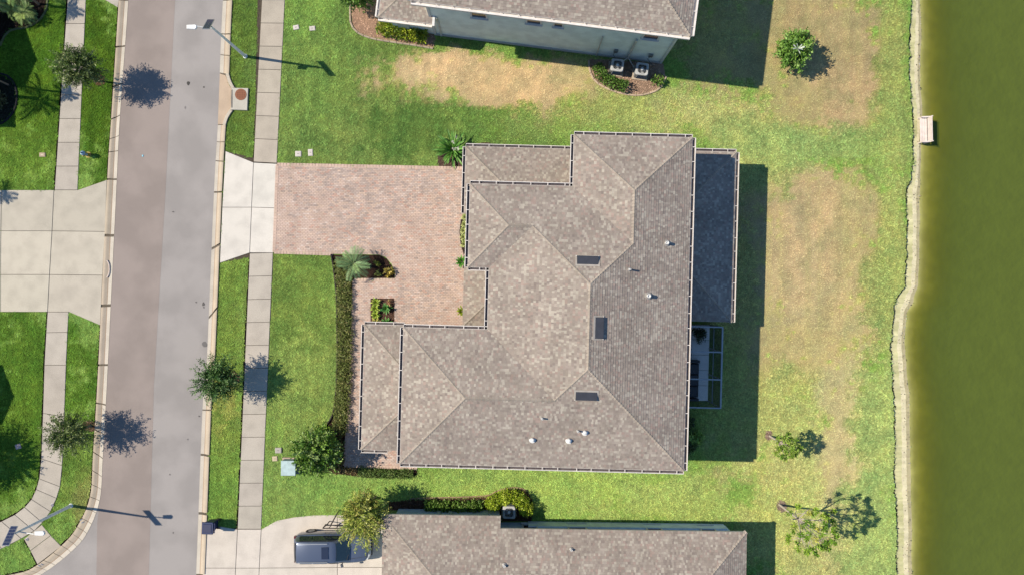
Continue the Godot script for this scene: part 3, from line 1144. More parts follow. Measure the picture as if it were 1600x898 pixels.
func big_house() -> void:
	var he := 6.3
	var k := S * (1.0 - he / H)
	var uE := 276.2 * k
	var uW := -36.5 * k
	var uW2 := -69.5 * k
	var uB := 91.3 * k
	var uSW := -167.7 * k
	var vN := -241.0 * k
	var vN1 := -160.0 * k
	var vI := -30.3 * k
	var vG := 66.7 * k
	var vS := 279.0 * k
	var o := Vector3(3.0, 0, 0.5)
	var root := thing("house", "large two storey house with brown hipped shingle roof in the middle of the photo", "house", Basis(Vector3.UP, -TURN) * o, -TURN)
	var E := Vector3(he + 0.332 * uE, -0.332, 0)
	var W1 := Vector3(he - 0.346 * uW, 0.346, 0)
	var N1 := Vector3(he - 0.35 * vN1, 0, 0.35)
	var Sp := Vector3(he + 0.331 * vS, 0, -0.331)
	var W2 := Vector3(he - 0.367 * uW2, 0.367, 0)
	var S2 := Vector3(he + 0.353 * vI, 0, -0.353)
	var N3 := Vector3(he - 0.355 * vG, 0, 0.355)
	var W3 := Vector3(he - 0.358 * uSW, 0.358, 0)
	var N0 := Vector3(he - 0.351 * vN, 0, 0.351)
	var W0 := Vector3(he - 0.34 * uB, 0.34, 0)
	var A := hv(uW2, he, vN1)
	var I := hv(uW2, he, vI)
	var Hh := hv(uW, he, vI)
	var G := hv(uW, he, vG)
	var F := hv(uSW, he, vG)
	var Ee := hv(uSW, he, vS)
	var D := hv(uE, he, vS)
	var C := hv(uE, he, vN)
	var B := hv(uB, he, vN)
	var K := hv(uB, he, vN1)
	var p1 := meet(E, Sp, W1)
	var p2 := meet(E, W1, N1)
	var p3 := meet(E, N1, W0)
	var p4 := meet(E, W0, N0)
	var p5 := meet(N1, W1, S2)
	var p6 := meet(N1, W2, S2)
	var p7 := meet(W1, Sp, N3)
	var p8 := meet(N3, W3, Sp)
	var planes := [[[C, D, p1, p2, p3, p4], Vector3.RIGHT], [[B, C, p4], Vector3.FORWARD], [[B, p4, p3, K], Vector3.LEFT], [[A, K, p3, p2, p5, p6], Vector3.FORWARD],
		[[A, p6, I], Vector3.LEFT], [[I, p6, p5, Hh], Vector3.BACK], [[Hh, p5, p2, p1, p7, G], Vector3.LEFT], [[F, G, p7, p8], Vector3.FORWARD], [[F, p8, Ee], Vector3.LEFT], [[Ee, p8, p7, p1, D], Vector3.BACK]]
	var ridges := [[C, p4], [B, p4], [p3, p4], [p3, p2], [p1, p2], [D, p1], [p7, p1], [p8, p7], [F, p8], [Ee, p8], [A, p6], [I, p6], [p6, p5], [p5, p2]]
	var eaves := [[A, K], [K, B], [B, C], [C, D], [D, Ee], [Ee, F], [F, G], [G, Hh], [Hh, I], [I, A]]
	roof(root, o, planes, ridges, eaves, 100)
	var outs := [Vector3.FORWARD, Vector3.LEFT, Vector3.FORWARD, Vector3.RIGHT, Vector3.BACK, Vector3.LEFT, Vector3.FORWARD, Vector3.LEFT, Vector3.BACK, Vector3.LEFT]
	for i in eaves.size():
		gutter(root, o, eaves[i][0], eaves[i][1], outs[i])
	var cream := lit(214, 206, 190, 0.8)
	var ov := 0.42
	var upper := PackedVector2Array([Vector2(uW2 + ov, vN1 + ov), Vector2(uB + ov, vN1 + ov), Vector2(uB + ov, vN + ov), Vector2(uE - ov, vN + ov), Vector2(uE - ov, vS - ov), Vector2(uSW + ov, vS - ov), Vector2(uSW + ov, vG + ov), Vector2(uW + ov, vG + ov), Vector2(uW + ov, vI - ov), Vector2(uW2 + ov, vI - ov)])
	walls(root, o, upper, 0.0, he - 0.12, cream)
	# the single storey roofs round it, height 2.9 at the eave
	var hl := 2.9
	var pl := []
	var rd := []
	var ev := []
	var gu := []
	var c := HL(728, 229, hl)
	var c2 := HL(895, 231, hl)
	var c3 := HL(724.5, 333, hl)
	var nw := hv(c.x, hl, c.z)
	var Ln := Vector3(hl - 0.34 * nw.z, 0, 0.34)
	var Lw := Vector3(hl - 0.34 * nw.x, 0.34, 0)
	var wall_u := uW2 + ov
	var wall_v := vN1 + ov
	var eu := uB + ov
	pl.append([[nw, hv(eu, hl, nw.z), at_plane(Ln, eu, wall_v), at_plane(Ln, nw.x + (wall_v - nw.z), wall_v)], Vector3.FORWARD])
	var hipt := at_plane(Ln, nw.x + (wall_v - nw.z), wall_v)
	pl.append([[nw, hipt, hv(wall_u, Lw.x + 0.34 * wall_u, wall_v), at_plane(Lw, wall_u, c3.z), hv(nw.x, hl, c3.z)], Vector3.LEFT])
	rd.append([nw, at_plane(Ln, nw.x + (wall_v - nw.z), wall_v)])
	ev.append_array([[nw, hv(eu, hl, nw.z)], [hv(nw.x, hl, c3.z), nw]])
	gu.append_array([[nw, hv(c2.x, hl, nw.z), Vector3.FORWARD], [hv(nw.x, hl, c3.z), nw, Vector3.LEFT]])
	walls(root, o, PackedVector2Array([Vector2(nw.x + 0.3, nw.z + ov), Vector2(eu - 0.01, nw.z + ov), Vector2(eu - 0.01, wall_v + 0.3), Vector2(wall_u + 0.2, wall_v + 0.3), Vector2(wall_u + 0.2, c3.z - 0.3), Vector2(nw.x + 0.3, c3.z - 0.3)]), 0.0, hl - 0.1, cream)
	roof(root, o, pl, rd, ev, 200)
	pl = []
	rd = []
	ev = []
	# entry roof
	var e0 := HL(725, 416, hl)
	var e1 := HL(724, 500, hl)
	var Lw2 := Vector3(hl - 0.34 * e0.x, 0.34, 0)
	var Ls2 := Vector3(hl + 0.34 * (e1.z + 0.38), 0, -0.34)
	var wu := uW + ov
	var se := hv(e0.x, hl, e1.z + 0.38)
	var hipq := at_plane(Lw2, wu, se.z - (wu - e0.x))
	pl.append([[hv(e0.x, hl, vI - ov - 0.01), se, hipq, at_plane(Lw2, wu, vI - ov - 0.01)], Vector3.LEFT])
	pl.append([[se, hv(wu, hl, se.z), hipq], Vector3.BACK])
	rd.append([se, hipq])
	ev.append_array([[hv(e0.x, hl, vI - ov), se], [se, hv(wu, hl, se.z)]])
	walls(root, o, PackedVector2Array([Vector2(e0.x + 1.0, vI - ov + 0.01), Vector2(wu + 0.2, vI - ov + 0.01), Vector2(wu + 0.2, se.z - 0.35), Vector2(e0.x + 1.0, se.z - 0.35)]), 0.0, hl - 0.1, cream)
	roof(root, o, pl, rd, ev, 220)
	pl = []
	rd = []
	ev = []
	# lower roof on the left
	var a0 := HL(570, 508, hl)
	var a1 := HL(564, 702, hl)
	var lu := a0.x - 0.02
	var ln := minf(a0.z, vG + 0.1)
	var ls := a1.z
	var wu3 := uSW + ov
	var Lw3 := Vector3(hl - 0.34 * lu, 0.34, 0)
	var dd := wu3 - lu
	var q0 := hv(lu, hl, ln)
	var q1 := hv(lu, hl, ls)
	pl.append([[q0, at_plane(Lw3, wu3, ln + dd), at_plane(Lw3, wu3, ls - dd), q1], Vector3.LEFT])
	pl.append([[q0, hv(wu3, hl, ln), at_plane(Lw3, wu3, ln + dd)], Vector3.FORWARD])
	pl.append([[q1, at_plane(Lw3, wu3, ls - dd), hv(wu3, hl, ls)], Vector3.BACK])
	rd.append_array([[q0, at_plane(Lw3, wu3, ln + dd)], [q1, at_plane(Lw3, wu3, ls - dd)]])
	ev.append_array([[q0, hv(wu3, hl, ln)], [q1, q0], [hv(wu3, hl, ls), q1]])
	var g2 := HL(690, 512, hl)
	gu.append_array([[q0, hv(HL(632, 510, hl).x, hl, ln), Vector3.FORWARD], [q1, q0, Vector3.LEFT], [q1, hv(HL(605, 704, hl).x, hl, ls), Vector3.BACK]])
	walls(root, o, PackedVector2Array([Vector2(lu + ov, ln + ov), Vector2(wu3 + 0.2, ln + ov), Vector2(wu3 + 0.2, ls - ov), Vector2(lu + ov, ls - ov)]), 0.0, hl - 0.1, cream)
	roof(root, o, pl, rd, ev, 240)
	pl = []
	rd = []
	ev = []
	# porch roof at the back
	var b0 := HL(1150, 238, hl)
	var b1 := HL(1145, 503, hl)
	var bu := (b0.x + b1.x) * 0.5
	var bw := uE - ov
	var Le := Vector3(hl + 0.32 * bu, -0.32, 0)
	var bd := bu - bw
	var r0 := hv(bu, hl, b0.z)
	var r1 := hv(bu, hl, b1.z)
	pl.append([[r0, r1, at_plane(Le, bw, b1.z - bd), at_plane(Le, bw, b0.z + bd)], Vector3.RIGHT])
	pl.append([[r0, at_plane(Le, bw, b0.z + bd), hv(bw, hl, b0.z)], Vector3.FORWARD])
	pl.append([[r1, hv(bw, hl, b1.z), at_plane(Le, bw, b1.z - bd)], Vector3.BACK])
	rd.append_array([[r0, at_plane(Le, bw, b0.z + bd)], [r1, at_plane(Le, bw, b1.z - bd)]])
	ev.append_array([[hv(bw, hl, b0.z), r0], [r0, r1], [r1, hv(bw, hl, b1.z)]])
	gu.append_array([[hv(bw, hl, b0.z), r0, Vector3.FORWARD], [r0, r1, Vector3.RIGHT]])
	for s in [b0.z + 0.4, (b0.z + b1.z) * 0.5, b1.z - 0.4]:
		var post := MB.new()
		post.box(hv(bu - 0.45, hl * 0.5 - 0.1, s), Vector3(0.32, hl - 0.2, 0.32), cream)
		part("porch_post", post, M.wall, root, o)
	roof(root, o, pl, rd, ev, 260)
	for g in gu:
		gutter(root, o, g[0], g[1], g[2])
	var floor := MB.new()
	floor.prism(PackedVector2Array([Vector2(bw + 0.02, b0.z + 0.1), Vector2(bu - 0.1, b0.z + 0.1), Vector2(bu - 0.1, b1.z), Vector2(bw + 0.02, b1.z)]), 0.0, 0.08, 0.01, lit(200, 190, 176))
	part("porch_floor", floor, M.concrete, root, o)
	# vents on the roof
	var va := HL(917.5, 408, 7.5)
	attic_vent(root, o, at_plane(N1, va.x, va.z), true, Vector3.FORWARD, 0.35)
	va = HL(935.5, 512, 8.0)
	attic_vent(root, o, at_plane(E, va.x, va.z), false, Vector3.RIGHT, 0.332)
	va = HL(916, 617, 7.6)
	attic_vent(root, o, at_plane(Sp, va.x, va.z), true, Vector3.BACK, 0.331)
	for q in [[1041, 380, 6.7, 0.09, 0.3], [983, 421, 7.4, 0.05, 0.4], [1013, 462, 7.1, 0.1, 0.32]]:
		var w := HL(q[0], q[1], q[2])
		pipe_vent(root, o, at_plane(E, w.x, w.z), q[3], q[4])
	for q in [[832, 687, 6.9, 0.12, 0.24, 1], [889, 688, 6.9, 0.12, 0.24, 1], [914, 675, 7.0, 0.12, 0.24, 1], [847, 653, 7.2, 0.05, 0.3, 0], [903, 673, 7.0, 0.05, 0.3, 0]]:
		var w := HL(q[0], q[1], q[2])
		pipe_vent(root, o, at_plane(Sp, w.x, w.z), q[3], q[4], q[5] == 1)
	# doors and windows, below the eaves
	for s in [0.28, 0.75]:
		var gd := MB.new()
		var zc := lerpf(nw.z + 0.6, vI - 0.6, s)
		for row in 4:
			gd.box(hv(nw.x + 0.27 if s < 0.3 else wall_u - 0.03, 0.3 + row * 0.55, zc), Vector3(0.05, 0.53, 2.5), lit(226, 222, 214))
		part("garage_door", gd, M.white, root, o)
	var dr := MB.new()
	dr.box(hv(e0.x + 0.97, 1.06, (vI + se.z) * 0.5), Vector3(0.06, 2.1, 1.0), lit(96, 66, 48))
	var door := part("door", dr, M.paint, root, o)
	var kn := MB.new()
	kn.lathe(hv(e0.x + 0.9, 1.0, (vI + se.z) * 0.5 + 0.4), [Vector2(0.03, 0), Vector2(0.035, 0.04), Vector2(0.01, 0.07)], 8, lit(180, 170, 150))
	part("handle", kn, M.metal, door, o)
	for q in [[-5.2, 4.6], [-3.4, 4.6], [3.5, 4.6], [6.0, 4.6], [8.2, 4.6], [3.5, 1.6], [7.0, 1.6]]:
		window(root, o, hv(uSW + ov, q[1], vG + 1.0 + (q[0] + 5.2) * 0.35), Vector3.LEFT, 0.9, 1.3)
		window(root, o, hv(q[0] + 0.5, q[1] - 0.2, vS - ov), Vector3.BACK, 0.9, 1.3)
	for q in [-6.5, -3.0, 0.5, 4.0, 7.5]:
		window(root, o, hv(uE - ov, 4.6, q), Vector3.RIGHT, 1.1, 1.4)
	for q in [4.6, 7.2]:
		window(root, o, hv(q, 4.6, vN + ov), Vector3.FORWARD, 0.9, 1.3)
	screen_room()

func screen_room() -> void:   # the screened terrace against the back of the big house
	var u0 := 9.12
	var u1 := 12.42
	var v0 := 2.0
	var v1 := 6.75
	var h := 2.75
	var o := Vector3((u0 + u1) * 0.5, 0, (v0 + v1) * 0.5)
	var root := thing("screen_room", "flat roofed terrace of dark insect screen behind the large house", "screen room", Basis(Vector3.UP, -TURN) * o, -TURN)
	var al := lit(160, 166, 172)
	var fl := MB.new()
	for i in 3:
		for j in 5:
			fl.prism(PackedVector2Array([Vector2(u0 + i * 1.1 + 0.01, v0 + j * 0.95 + 0.01), Vector2(u0 + i * 1.1 + 1.09, v0 + j * 0.95 + 0.01), Vector2(u0 + i * 1.1 + 1.09, v0 + j * 0.95 + 0.94), Vector2(u0 + i * 1.1 + 0.01, v0 + j * 0.95 + 0.94)]), 0.0, 0.07, 0.006, shade(Color(0.78, 0.76, 0.72), 0.04))
	part("floor", fl, M.concrete, root, o)
	for v in [v0, 3.47, 5.08, v1]:
		for u in [u1, u0 + 0.04]:
			var post := MB.new()
			post.box(hv(u, h * 0.5, v), Vector3(0.06, h, 0.06), al)
			part("post", post, M.white, root, o)
		var bm := MB.new()
		bm.bar(hv(u0, h, v), hv(u1, h, v), 0.07, 0.08, al)
		part("beam", bm, M.white, root, o)
	for u in [u0 + 0.04, u1]:
		var bm := MB.new()
		bm.bar(hv(u, h + 0.003, v0), hv(u, h + 0.003, v1), 0.09, 0.08, al)
		part("beam", bm, M.white, root, o)
	var mid := MB.new()
	mid.bar(hv(u1, 1.0, v0), hv(u1, 1.0, v1), 0.05, 0.05, al)
	part("beam", mid, M.white, root, o)
	var sc := Color(0.012, 0.014, 0.018, 0.34)
	var vs := [v0, 3.47, 5.08, v1]
	for i in 3:
		var t := MB.new()
		t.upquad(hv(u0, h + 0.02, vs[i]), hv(u1, h + 0.02, vs[i]), hv(u1, h + 0.02, vs[i + 1]), hv(u0, h + 0.02, vs[i + 1]), Color(sc.r, sc.g, sc.b, 0.06))
		part("screen_panel", t, M.screen, root, o)
		t = MB.new()
		t.quad(hv(u1, 0.05, vs[i]), hv(u1, 0.05, vs[i + 1]), hv(u1, h, vs[i + 1]), hv(u1, h, vs[i]), Color(sc.r, sc.g, sc.b, 0.6))
		part("screen_panel", t, M.screen, root, o)
	for v in [v0, v1]:
		var t := MB.new()
		t.quad(hv(u0, 0.05, v), hv(u1, 0.05, v), hv(u1, h, v), hv(u0, h, v), Color(sc.r, sc.g, sc.b, 0.5))
		part("screen_panel", t, M.screen, root, o)
	# a dark sofa and a potted plant show through the screen
	var so := Basis(Vector3.UP, -TURN) * hv(11.25, 0.07, 5.45)
	var sofa := thing("sofa", "dark outdoor sofa seen through the screen of the terrace", "sofa", so, -TURN)
	var st := MB.new()
	var dk := lit(58, 56, 60)
	for i in 3:
		st.prism(PackedVector2Array([Vector2(-0.35, -1.05 + i * 0.7), Vector2(0.45, -1.05 + i * 0.7), Vector2(0.45, -0.37 + i * 0.7), Vector2(-0.35, -0.37 + i * 0.7)]), 0.12, 0.44, 0.05, dk)
	part("seat", st, M.plastic, sofa)
	st = MB.new()
	st.prism(PackedVector2Array([Vector2(-0.55, -1.1), Vector2(-0.35, -1.1), Vector2(-0.35, 1.1), Vector2(-0.55, 1.1)]), 0.0, 0.8, 0.05, dk)
	part("backrest", st, M.plastic, sofa)
	var pot := Basis(Vector3.UP, -TURN) * hv(11.7, 0.07, 2.6)
	var pp := shrub("potted_plant", "dark potted plant seen through the screen of the terrace", pot, Vector3(0.42, 0.5, 0.42), 420, 0.2, 0.07, [lit(58, 74, 48), lit(76, 92, 60)], 150)
	var pm := MB.new()
	pm.lathe(Vector3.ZERO, [Vector2(0.16, 0.0), Vector2(0.22, 0.32), Vector2(0.24, 0.36), Vector2(0.2, 0.36), Vector2(0.19, 0.3), Vector2(0.001, 0.3)], 14, lit(120, 90, 76))
	part("pot", pm, M.concrete, pp)
	for s in [-1.0, 1.0]:
		st = MB.new()
		st.prism(PackedVector2Array([Vector2(-0.55, s * 1.18 - 0.08), Vector2(0.45, s * 1.18 - 0.08), Vector2(0.45, s * 1.18 + 0.08), Vector2(-0.55, s * 1.18 + 0.08)]), 0.0, 0.62, 0.04, dk)
		part("armrest", st, M.plastic, sofa)

func upper_house() -> void:   # the two storey neighbour at the top
	var tn := 0.1257
	var he := 6.3
	var o := Vector3(0.3, 0, -20.0)
	var root := thing("house", "pale green two storey house cut off by the top edge of the photo", "house", Basis(Vector3.UP, -tn) * o, -tn)
	var u0 := -7.3
	var u1 := 7.8
	var v1 := -14.6
	var v0 := -24.2
	var p := 0.36
	var half := (v1 - v0) * 0.5
	var a := hv(u0, he, v1)
	var b := hv(u1, he, v1)
	var c := hv(u1, he, v0)
	var d := hv(u0, he, v0)
	var r0 := hv(u0 + half, he + p * half, v1 - half)
	var r1 := hv(u1 - half, he + p * half, v1 - half)
	var planes := [[[a, b, r1, r0], Vector3.BACK], [[b, c, r1], Vector3.RIGHT], [[c, d, r0, r1], Vector3.FORWARD], [[d, a, r0], Vector3.LEFT]]
	roof(root, o, planes, [[a, r0], [b, r1], [c, r1], [d, r0], [r0, r1]], [[a, b], [b, c], [c, d], [d, a]], 300)
	gutter(root, o, a, b, Vector3.BACK, false)
	gutter(root, o, b, c, Vector3.RIGHT, false)
	gutter(root, o, d, a, Vector3.LEFT, false)
	var green := Color(0.76, 0.83, 0.76)
	var wv := -15.1
	walls(root, o, PackedVector2Array([Vector2(-6.75, wv), Vector2(7.48, wv), Vector2(7.48, v0 + 0.45), Vector2(-6.75, v0 + 0.45)]), 0.0, he - 0.12, green)
	# corner boards
	for u in [7.45, -6.72]:
		var cb := MB.new()
		cb.box(hv(u, 3.0, wv + 0.03), Vector3(0.14, 6.0, 0.08), lit(226, 230, 226))
		part("corner_board", cb, M.white, root, o)
	var fnd := MB.new()
	fnd.box(hv(0.36, 0.1, wv + 0.03), Vector3(14.1, 0.2, 0.09), lit(206, 204, 198))
	part("footing", fnd, M.concrete, root, o)
	# the one storey front
	var hl := 2.9
	var g0 := hv(-9.73, hl, -14.7)
	var g1 := hv(-6.55, hl, -14.7)
	var lp := 0.36
	var up := 3.2
	var t0 := hv(-9.73 + up, hl + lp * up, -14.7 - up)
	var w0 := hv(-9.73, hl, -24.0)
	var w1 := hv(-9.73 + up, hl + lp * up, -24.0)
	roof(root, o, [[[g0, g1, hv(-6.55, hl + lp * up, -14.7 - up), t0], Vector3.BACK], [[g0, t0, w1, w0], Vector3.LEFT]], [[g0, t0]], [[g0, g1], [w0, g0]], 340)
	gutter(root, o, g0, g1, Vector3.BACK, false)
	gutter(root, o, w0, g0, Vector3.LEFT, false)
	var rake := MB.new()
	rake.bar(g1 + hv(0.06, -0.06, 0.1), hv(-6.49, hl + lp * 3.0 - 0.06, -14.7 - 3.0), 0.14, 0.16, lit(232, 230, 226))
	part("rake_board", rake, M.white, root, o)
	walls(root, o, PackedVector2Array([Vector2(-9.3, wv + 0.003), Vector2(-6.8, wv + 0.003), Vector2(-6.8, -23.7), Vector2(-9.3, -23.7)]), 0.0, hl - 0.1, green)
	var ds := MB.new()
	ds.box(hv(-6.35, 1.5, wv + 0.06), Vector3(0.1, 3.0, 0.08), lit(216, 222, 218))
	part("downspout", ds, M.white, root, o)
	ds = MB.new()
	ds.box(hv(-8.6, 1.3, wv + 0.06), Vector3(0.7, 1.3, 0.1), lit(214, 220, 218))
	part("shutter", ds, M.white, root, o)
	for q in [[747, 15, 4.35, 0.8, 1.1], [835, 24, 4.4, 0.75, 0.95], [874, 30, 4.4, 0.45, 0.95], [1022, 49, 4.35, 0.8, 1.0]]:
		var pp := P(q[0], q[1], 5.0)
		window(root, o, hv(pp.x * cos(tn) + pp.z * sin(tn), q[2], wv), Vector3.BACK, q[3], q[4], 2)
	# conduits and pipes that serve the two cooling units
	for q in [[941, 60, 3.4, 0.04], [993, 64, 3.6, 0.07]]:
		var pp := P(q[0], q[1], 3.0)
		var u := pp.x * cos(tn) + pp.z * sin(tn)
		var mb := MB.new()
		mb.tube([hv(u, 0.02, wv + 0.09), hv(u, q[2], wv + 0.09)], [q[3], q[3]], 8, lit(206, 206, 196))
		if q[3] > 0.05:
			mb.tube([hv(u, 0.5, wv + 0.1), hv(u - 0.5, 0.35, wv + 0.55)], [0.03, 0.03], 6, lit(206, 206, 196))
			mb.tube([hv(u, 0.5, wv + 0.1), hv(u + 0.45, 0.35, wv + 0.6)], [0.03, 0.03], 6, lit(206, 206, 196))
		part("conduit", mb, M.white, root, o)
	for q in [[962, 78, 0.5], [1016, 88, 0.6]]:
		var pp := P(q[0], q[1], 1.0)
		var u := pp.x * cos(tn) + pp.z * sin(tn)
		var mb := MB.new()
		mb.box(hv(u, 1.25, wv + 0.07), Vector3(0.24, 0.34, 0.13), lit(150, 160, 164))
		mb.tube([hv(u, 1.1, wv + 0.1), hv(u - 0.1, 0.8, wv + 0.14), hv(u + q[2] * 0.4, 0.6, wv + 0.4)], [0.018, 0.018, 0.018], 6, lit(110, 116, 120))
		part("switch_box", mb, M.metal, root, o)

func lower_house() -> void:   # the single storey neighbour at the bottom
	var tn := 0.014
	var o := Vector3(3.2, 0, 19.0)
	var root := thing("house", "blue walled single storey house along the bottom edge of the photo", "house", Basis(Vector3.UP, -tn) * o, -tn)
	var ua := -7.4
	var us := -0.48
	var ub := 13.89
	var va := 13.41
	var vb := 14.06
	var vs := 24.0
	var ha := 3.0 - 0.36 * (vb - va)
	var N := Vector3(3.0 - 0.36 * vb, 0, 0.36)
	var Sp := Vector3(3.0 + 0.36 * vs, 0, -0.36)
	var W := Vector3(ha - 0.36 * ua, 0.36, 0)
	var E := Vector3(3.0 + 0.36 * ub, -0.36, 0)
	var a := hv(ua, ha, va)
	var b := hv(us, ha, va)
	var b2 := hv(us, 3.0, vb)
	var c := hv(ub, 3.0, vb)
	var d := hv(ub, 3.0, vs)
	var e := hv(ua + 2.0 * (3.0 - ha), 3.0, vs)
	var e2 := meet(W, Sp, Vector3(ha, 0, 0))
	var rw := meet(N, Sp, W)
	var re := meet(N, Sp, E)
	roof(root, o, [[[a, b, b2, c, re, rw], Vector3.FORWARD], [[c, d, re], Vector3.RIGHT], [[d, e2, rw, re], Vector3.BACK], [[e2, a, rw], Vector3.LEFT]], [[a, rw], [c, re], [d, re], [rw, re]], [[a, b], [b2, b], [b2, c], [c, d], [e2, a]], 400)
	var blue := Color(0.58, 0.7, 0.78)
	var wv1 := HLB(700, 795.5).z
	var wv2 := HLB(960, 818.0).z
	walls(root, o, PackedVector2Array([Vector2(ua + 0.5, wv1), Vector2(us - 0.1, wv1), Vector2(us - 0.1, wv2), Vector2(13.55, wv2), Vector2(13.55, vs - 0.5), Vector2(ua + 0.5, vs - 0.5)]), 0.0, 2.55, blue)
	var band := MB.new()
	band.box(hv((us + 13.5) * 0.5 + 0.8, 0.45, wv2 - 0.04), Vector3(12.2, 0.9, 0.1), Color(0.72, 0.8, 0.84))
	part("wall_band", band, M.wall, root, o)
	for q in [[1.3, 0.8], [8.9, 0.8], [12.2, 0.8], [4.2, 1.0]]:
		window(root, o, hv(q[0], 1.0, wv2), Vector3.FORWARD, q[1], 1.1, 1)
	for u in [-1.2, -3.6, -4.3]:
		var mb := MB.new()
		mb.box(hv(u, 0.9, wv1 - 0.05), Vector3(0.2, 0.5, 0.1), lit(190, 204, 210))
		part("meter_box", mb, M.white, root, o)
	var p := P(900, 863, 4.0)
	pipe_vent(root, o, at_plane(N, p.x, p.z), 0.06, 0.22)
	p = P(794, 893, 4.6)
	pipe_vent(root, o, at_plane(N, p.x, p.z), 0.07, 0.22)
	var ds := MB.new()
	ds.tube([hv(ub - 0.1, 2.95, vb - 0.05), hv(ub - 0.15, 2.6, vb + 0.3), hv(13.62, 2.3, vb + 0.9), hv(13.62, 0.1, vb + 0.9)], [0.05, 0.05, 0.05, 0.05], 8, lit(226, 220, 212))
	part("downspout", ds, M.white, root, o)

func HLB(px: float, py: float) -> Vector3:
	var p := P(px, py)
	return Vector3(p.x + p.z * 0.014, 0, p.z - p.x * 0.014)

func side_houses() -> void:   # two houses left of the photo, of which only the shadows fall into it
	var at := P(-47, 188)
	var root := thing("house", "house left of the frame whose gable shadow falls on the upper left lawn", "house", at)
	var eave := 3.0
	var x0 := -9.0
	var z0 := -9.9
	var half := 4.5
	var p := 0.4
	var a := hv(0, eave, 0)
	var b := hv(0, eave, z0)
	var c := hv(x0, eave, z0)
	var d := hv(x0, eave, 0)
	var r0 := hv(-half, eave + p * half, -half)
	var r1 := hv(-half, eave + p * half, z0 + half)
	roof(root, Vector3.ZERO, [[[a, b, r1, r0], Vector3.RIGHT], [[b, c, r1], Vector3.FORWARD], [[c, d, r0, r1], Vector3.LEFT], [[d, a, r0], Vector3.BACK]], [[a, r0], [b, r1], [c, r1], [d, r0], [r0, r1]], [[a, b], [b, c], [c, d], [d, a]], 500)
	walls(root, Vector3.ZERO, PackedVector2Array([Vector2(-0.45, -0.45), Vector2(-0.45, z0 + 0.45), Vector2(x0 + 0.45, z0 + 0.45), Vector2(x0 + 0.45, -0.45)]), 0.0, eave - 0.1, lit(210, 200, 186, 0.8))
	# the gabled wing towards the street
	var wx := 0.5
	var zc := -4.35
	var hw := 1.85
	var ge := 3.15
	var q0 := hv(wx, ge, zc + hw)
	var q1 := hv(wx, ge, zc - hw)
	var top := hv(wx, ge + 0.42 * hw, zc)
	var back := hv(-4.0, ge + 0.42 * hw, zc)
	roof(root, Vector3.ZERO, [[[q0, hv(-4, ge, zc + hw), back, top], Vector3.BACK], [[q1, top, back, hv(-4, ge, zc - hw)], Vector3.FORWARD]], [[top, back]], [[q0, top], [q1, top]], 540)
	walls(root, Vector3.ZERO, PackedVector2Array([Vector2(wx - 0.3, zc + hw - 0.3), Vector2(wx - 0.3, zc - hw + 0.3), Vector2(-3, zc - hw + 0.3), Vector2(-3, zc + hw - 0.3)]), 0.0, ge - 0.1, lit(210, 200, 186, 0.8))
	var gb := MB.new()
	gb.tri(q0 + hv(-0.05, 0, -0.05), q1 + hv(-0.05, 0, 0.05), top + hv(-0.05, -0.03, 0), lit(210, 200, 186, 0.8))
	part("gable", gb, M.wall, root)
	window(root, Vector3.ZERO, hv(wx - 0.3, 1.4, zc), Vector3.RIGHT, 1.4, 1.3)
	copy(root, P(-83, 714), 0.0, "house left of the frame whose gable shadow falls on the lawn below the concrete drive")

# ------------------------------------------------------------------ plants
func rnd_dir(r: RandomNumberGenerator) -> Vector3:
	var z := r.randf_range(-1, 1)
	var a := r.randf() * TAU
	var q := sqrt(1.0 - z * z)
	return Vector3(q * cos(a), z, q * sin(a))

# a crown of leafy twigs growing out of limbs; c its centre over the trunk's foot
func crown(mb: MB, c: Vector3, rad: Vector3, twigs: int, per: int, ln: float, wd: float, cols: Array, r: RandomNumberGenerator, shaggy := 0.35) -> void:
	var lumps := []
	for i in 9:
		lumps.append([rnd_dir(r), r.randf_range(-0.22, 0.28)])
	for i in twigs:
		var d := rnd_dir(r)
		var reach := 1.0
		for l in lumps:
			reach += l[1] * pow(maxf(0.0, d.dot(l[0])), 4.0)
		reach *= r.randf_range(1.0 - shaggy, 1.0 + shaggy * 0.35)
		var s := c + d * rad * reach * r.randf_range(0.25, 0.6)
		var e := c + d * rad * reach + Vector3(0, -0.08, 0)
		var td := (e - s)
		var col: Color = cols[r.randi() % cols.size()]
		for k in per:
			var t := (k + r.randf()) / per
			var p := s + td * t + rnd_dir(r) * ln * 0.35
			var dir := (td.normalized() * 0.7 + rnd_dir(r)).normalized()
			var side := dir.cross(rnd_dir(r)).normalized()
			if side.length() < 0.5:
				continue
			if side.cross(dir).y < 0.0:
				side = -side
			var f := r.randf_range(0.85, 1.6)
			mb.leaf(p, dir, side, ln * r.randf_range(0.7, 1.3), wd * r.randf_range(0.8, 1.2), Color(col.r * f, col.g * f, col.b * f))

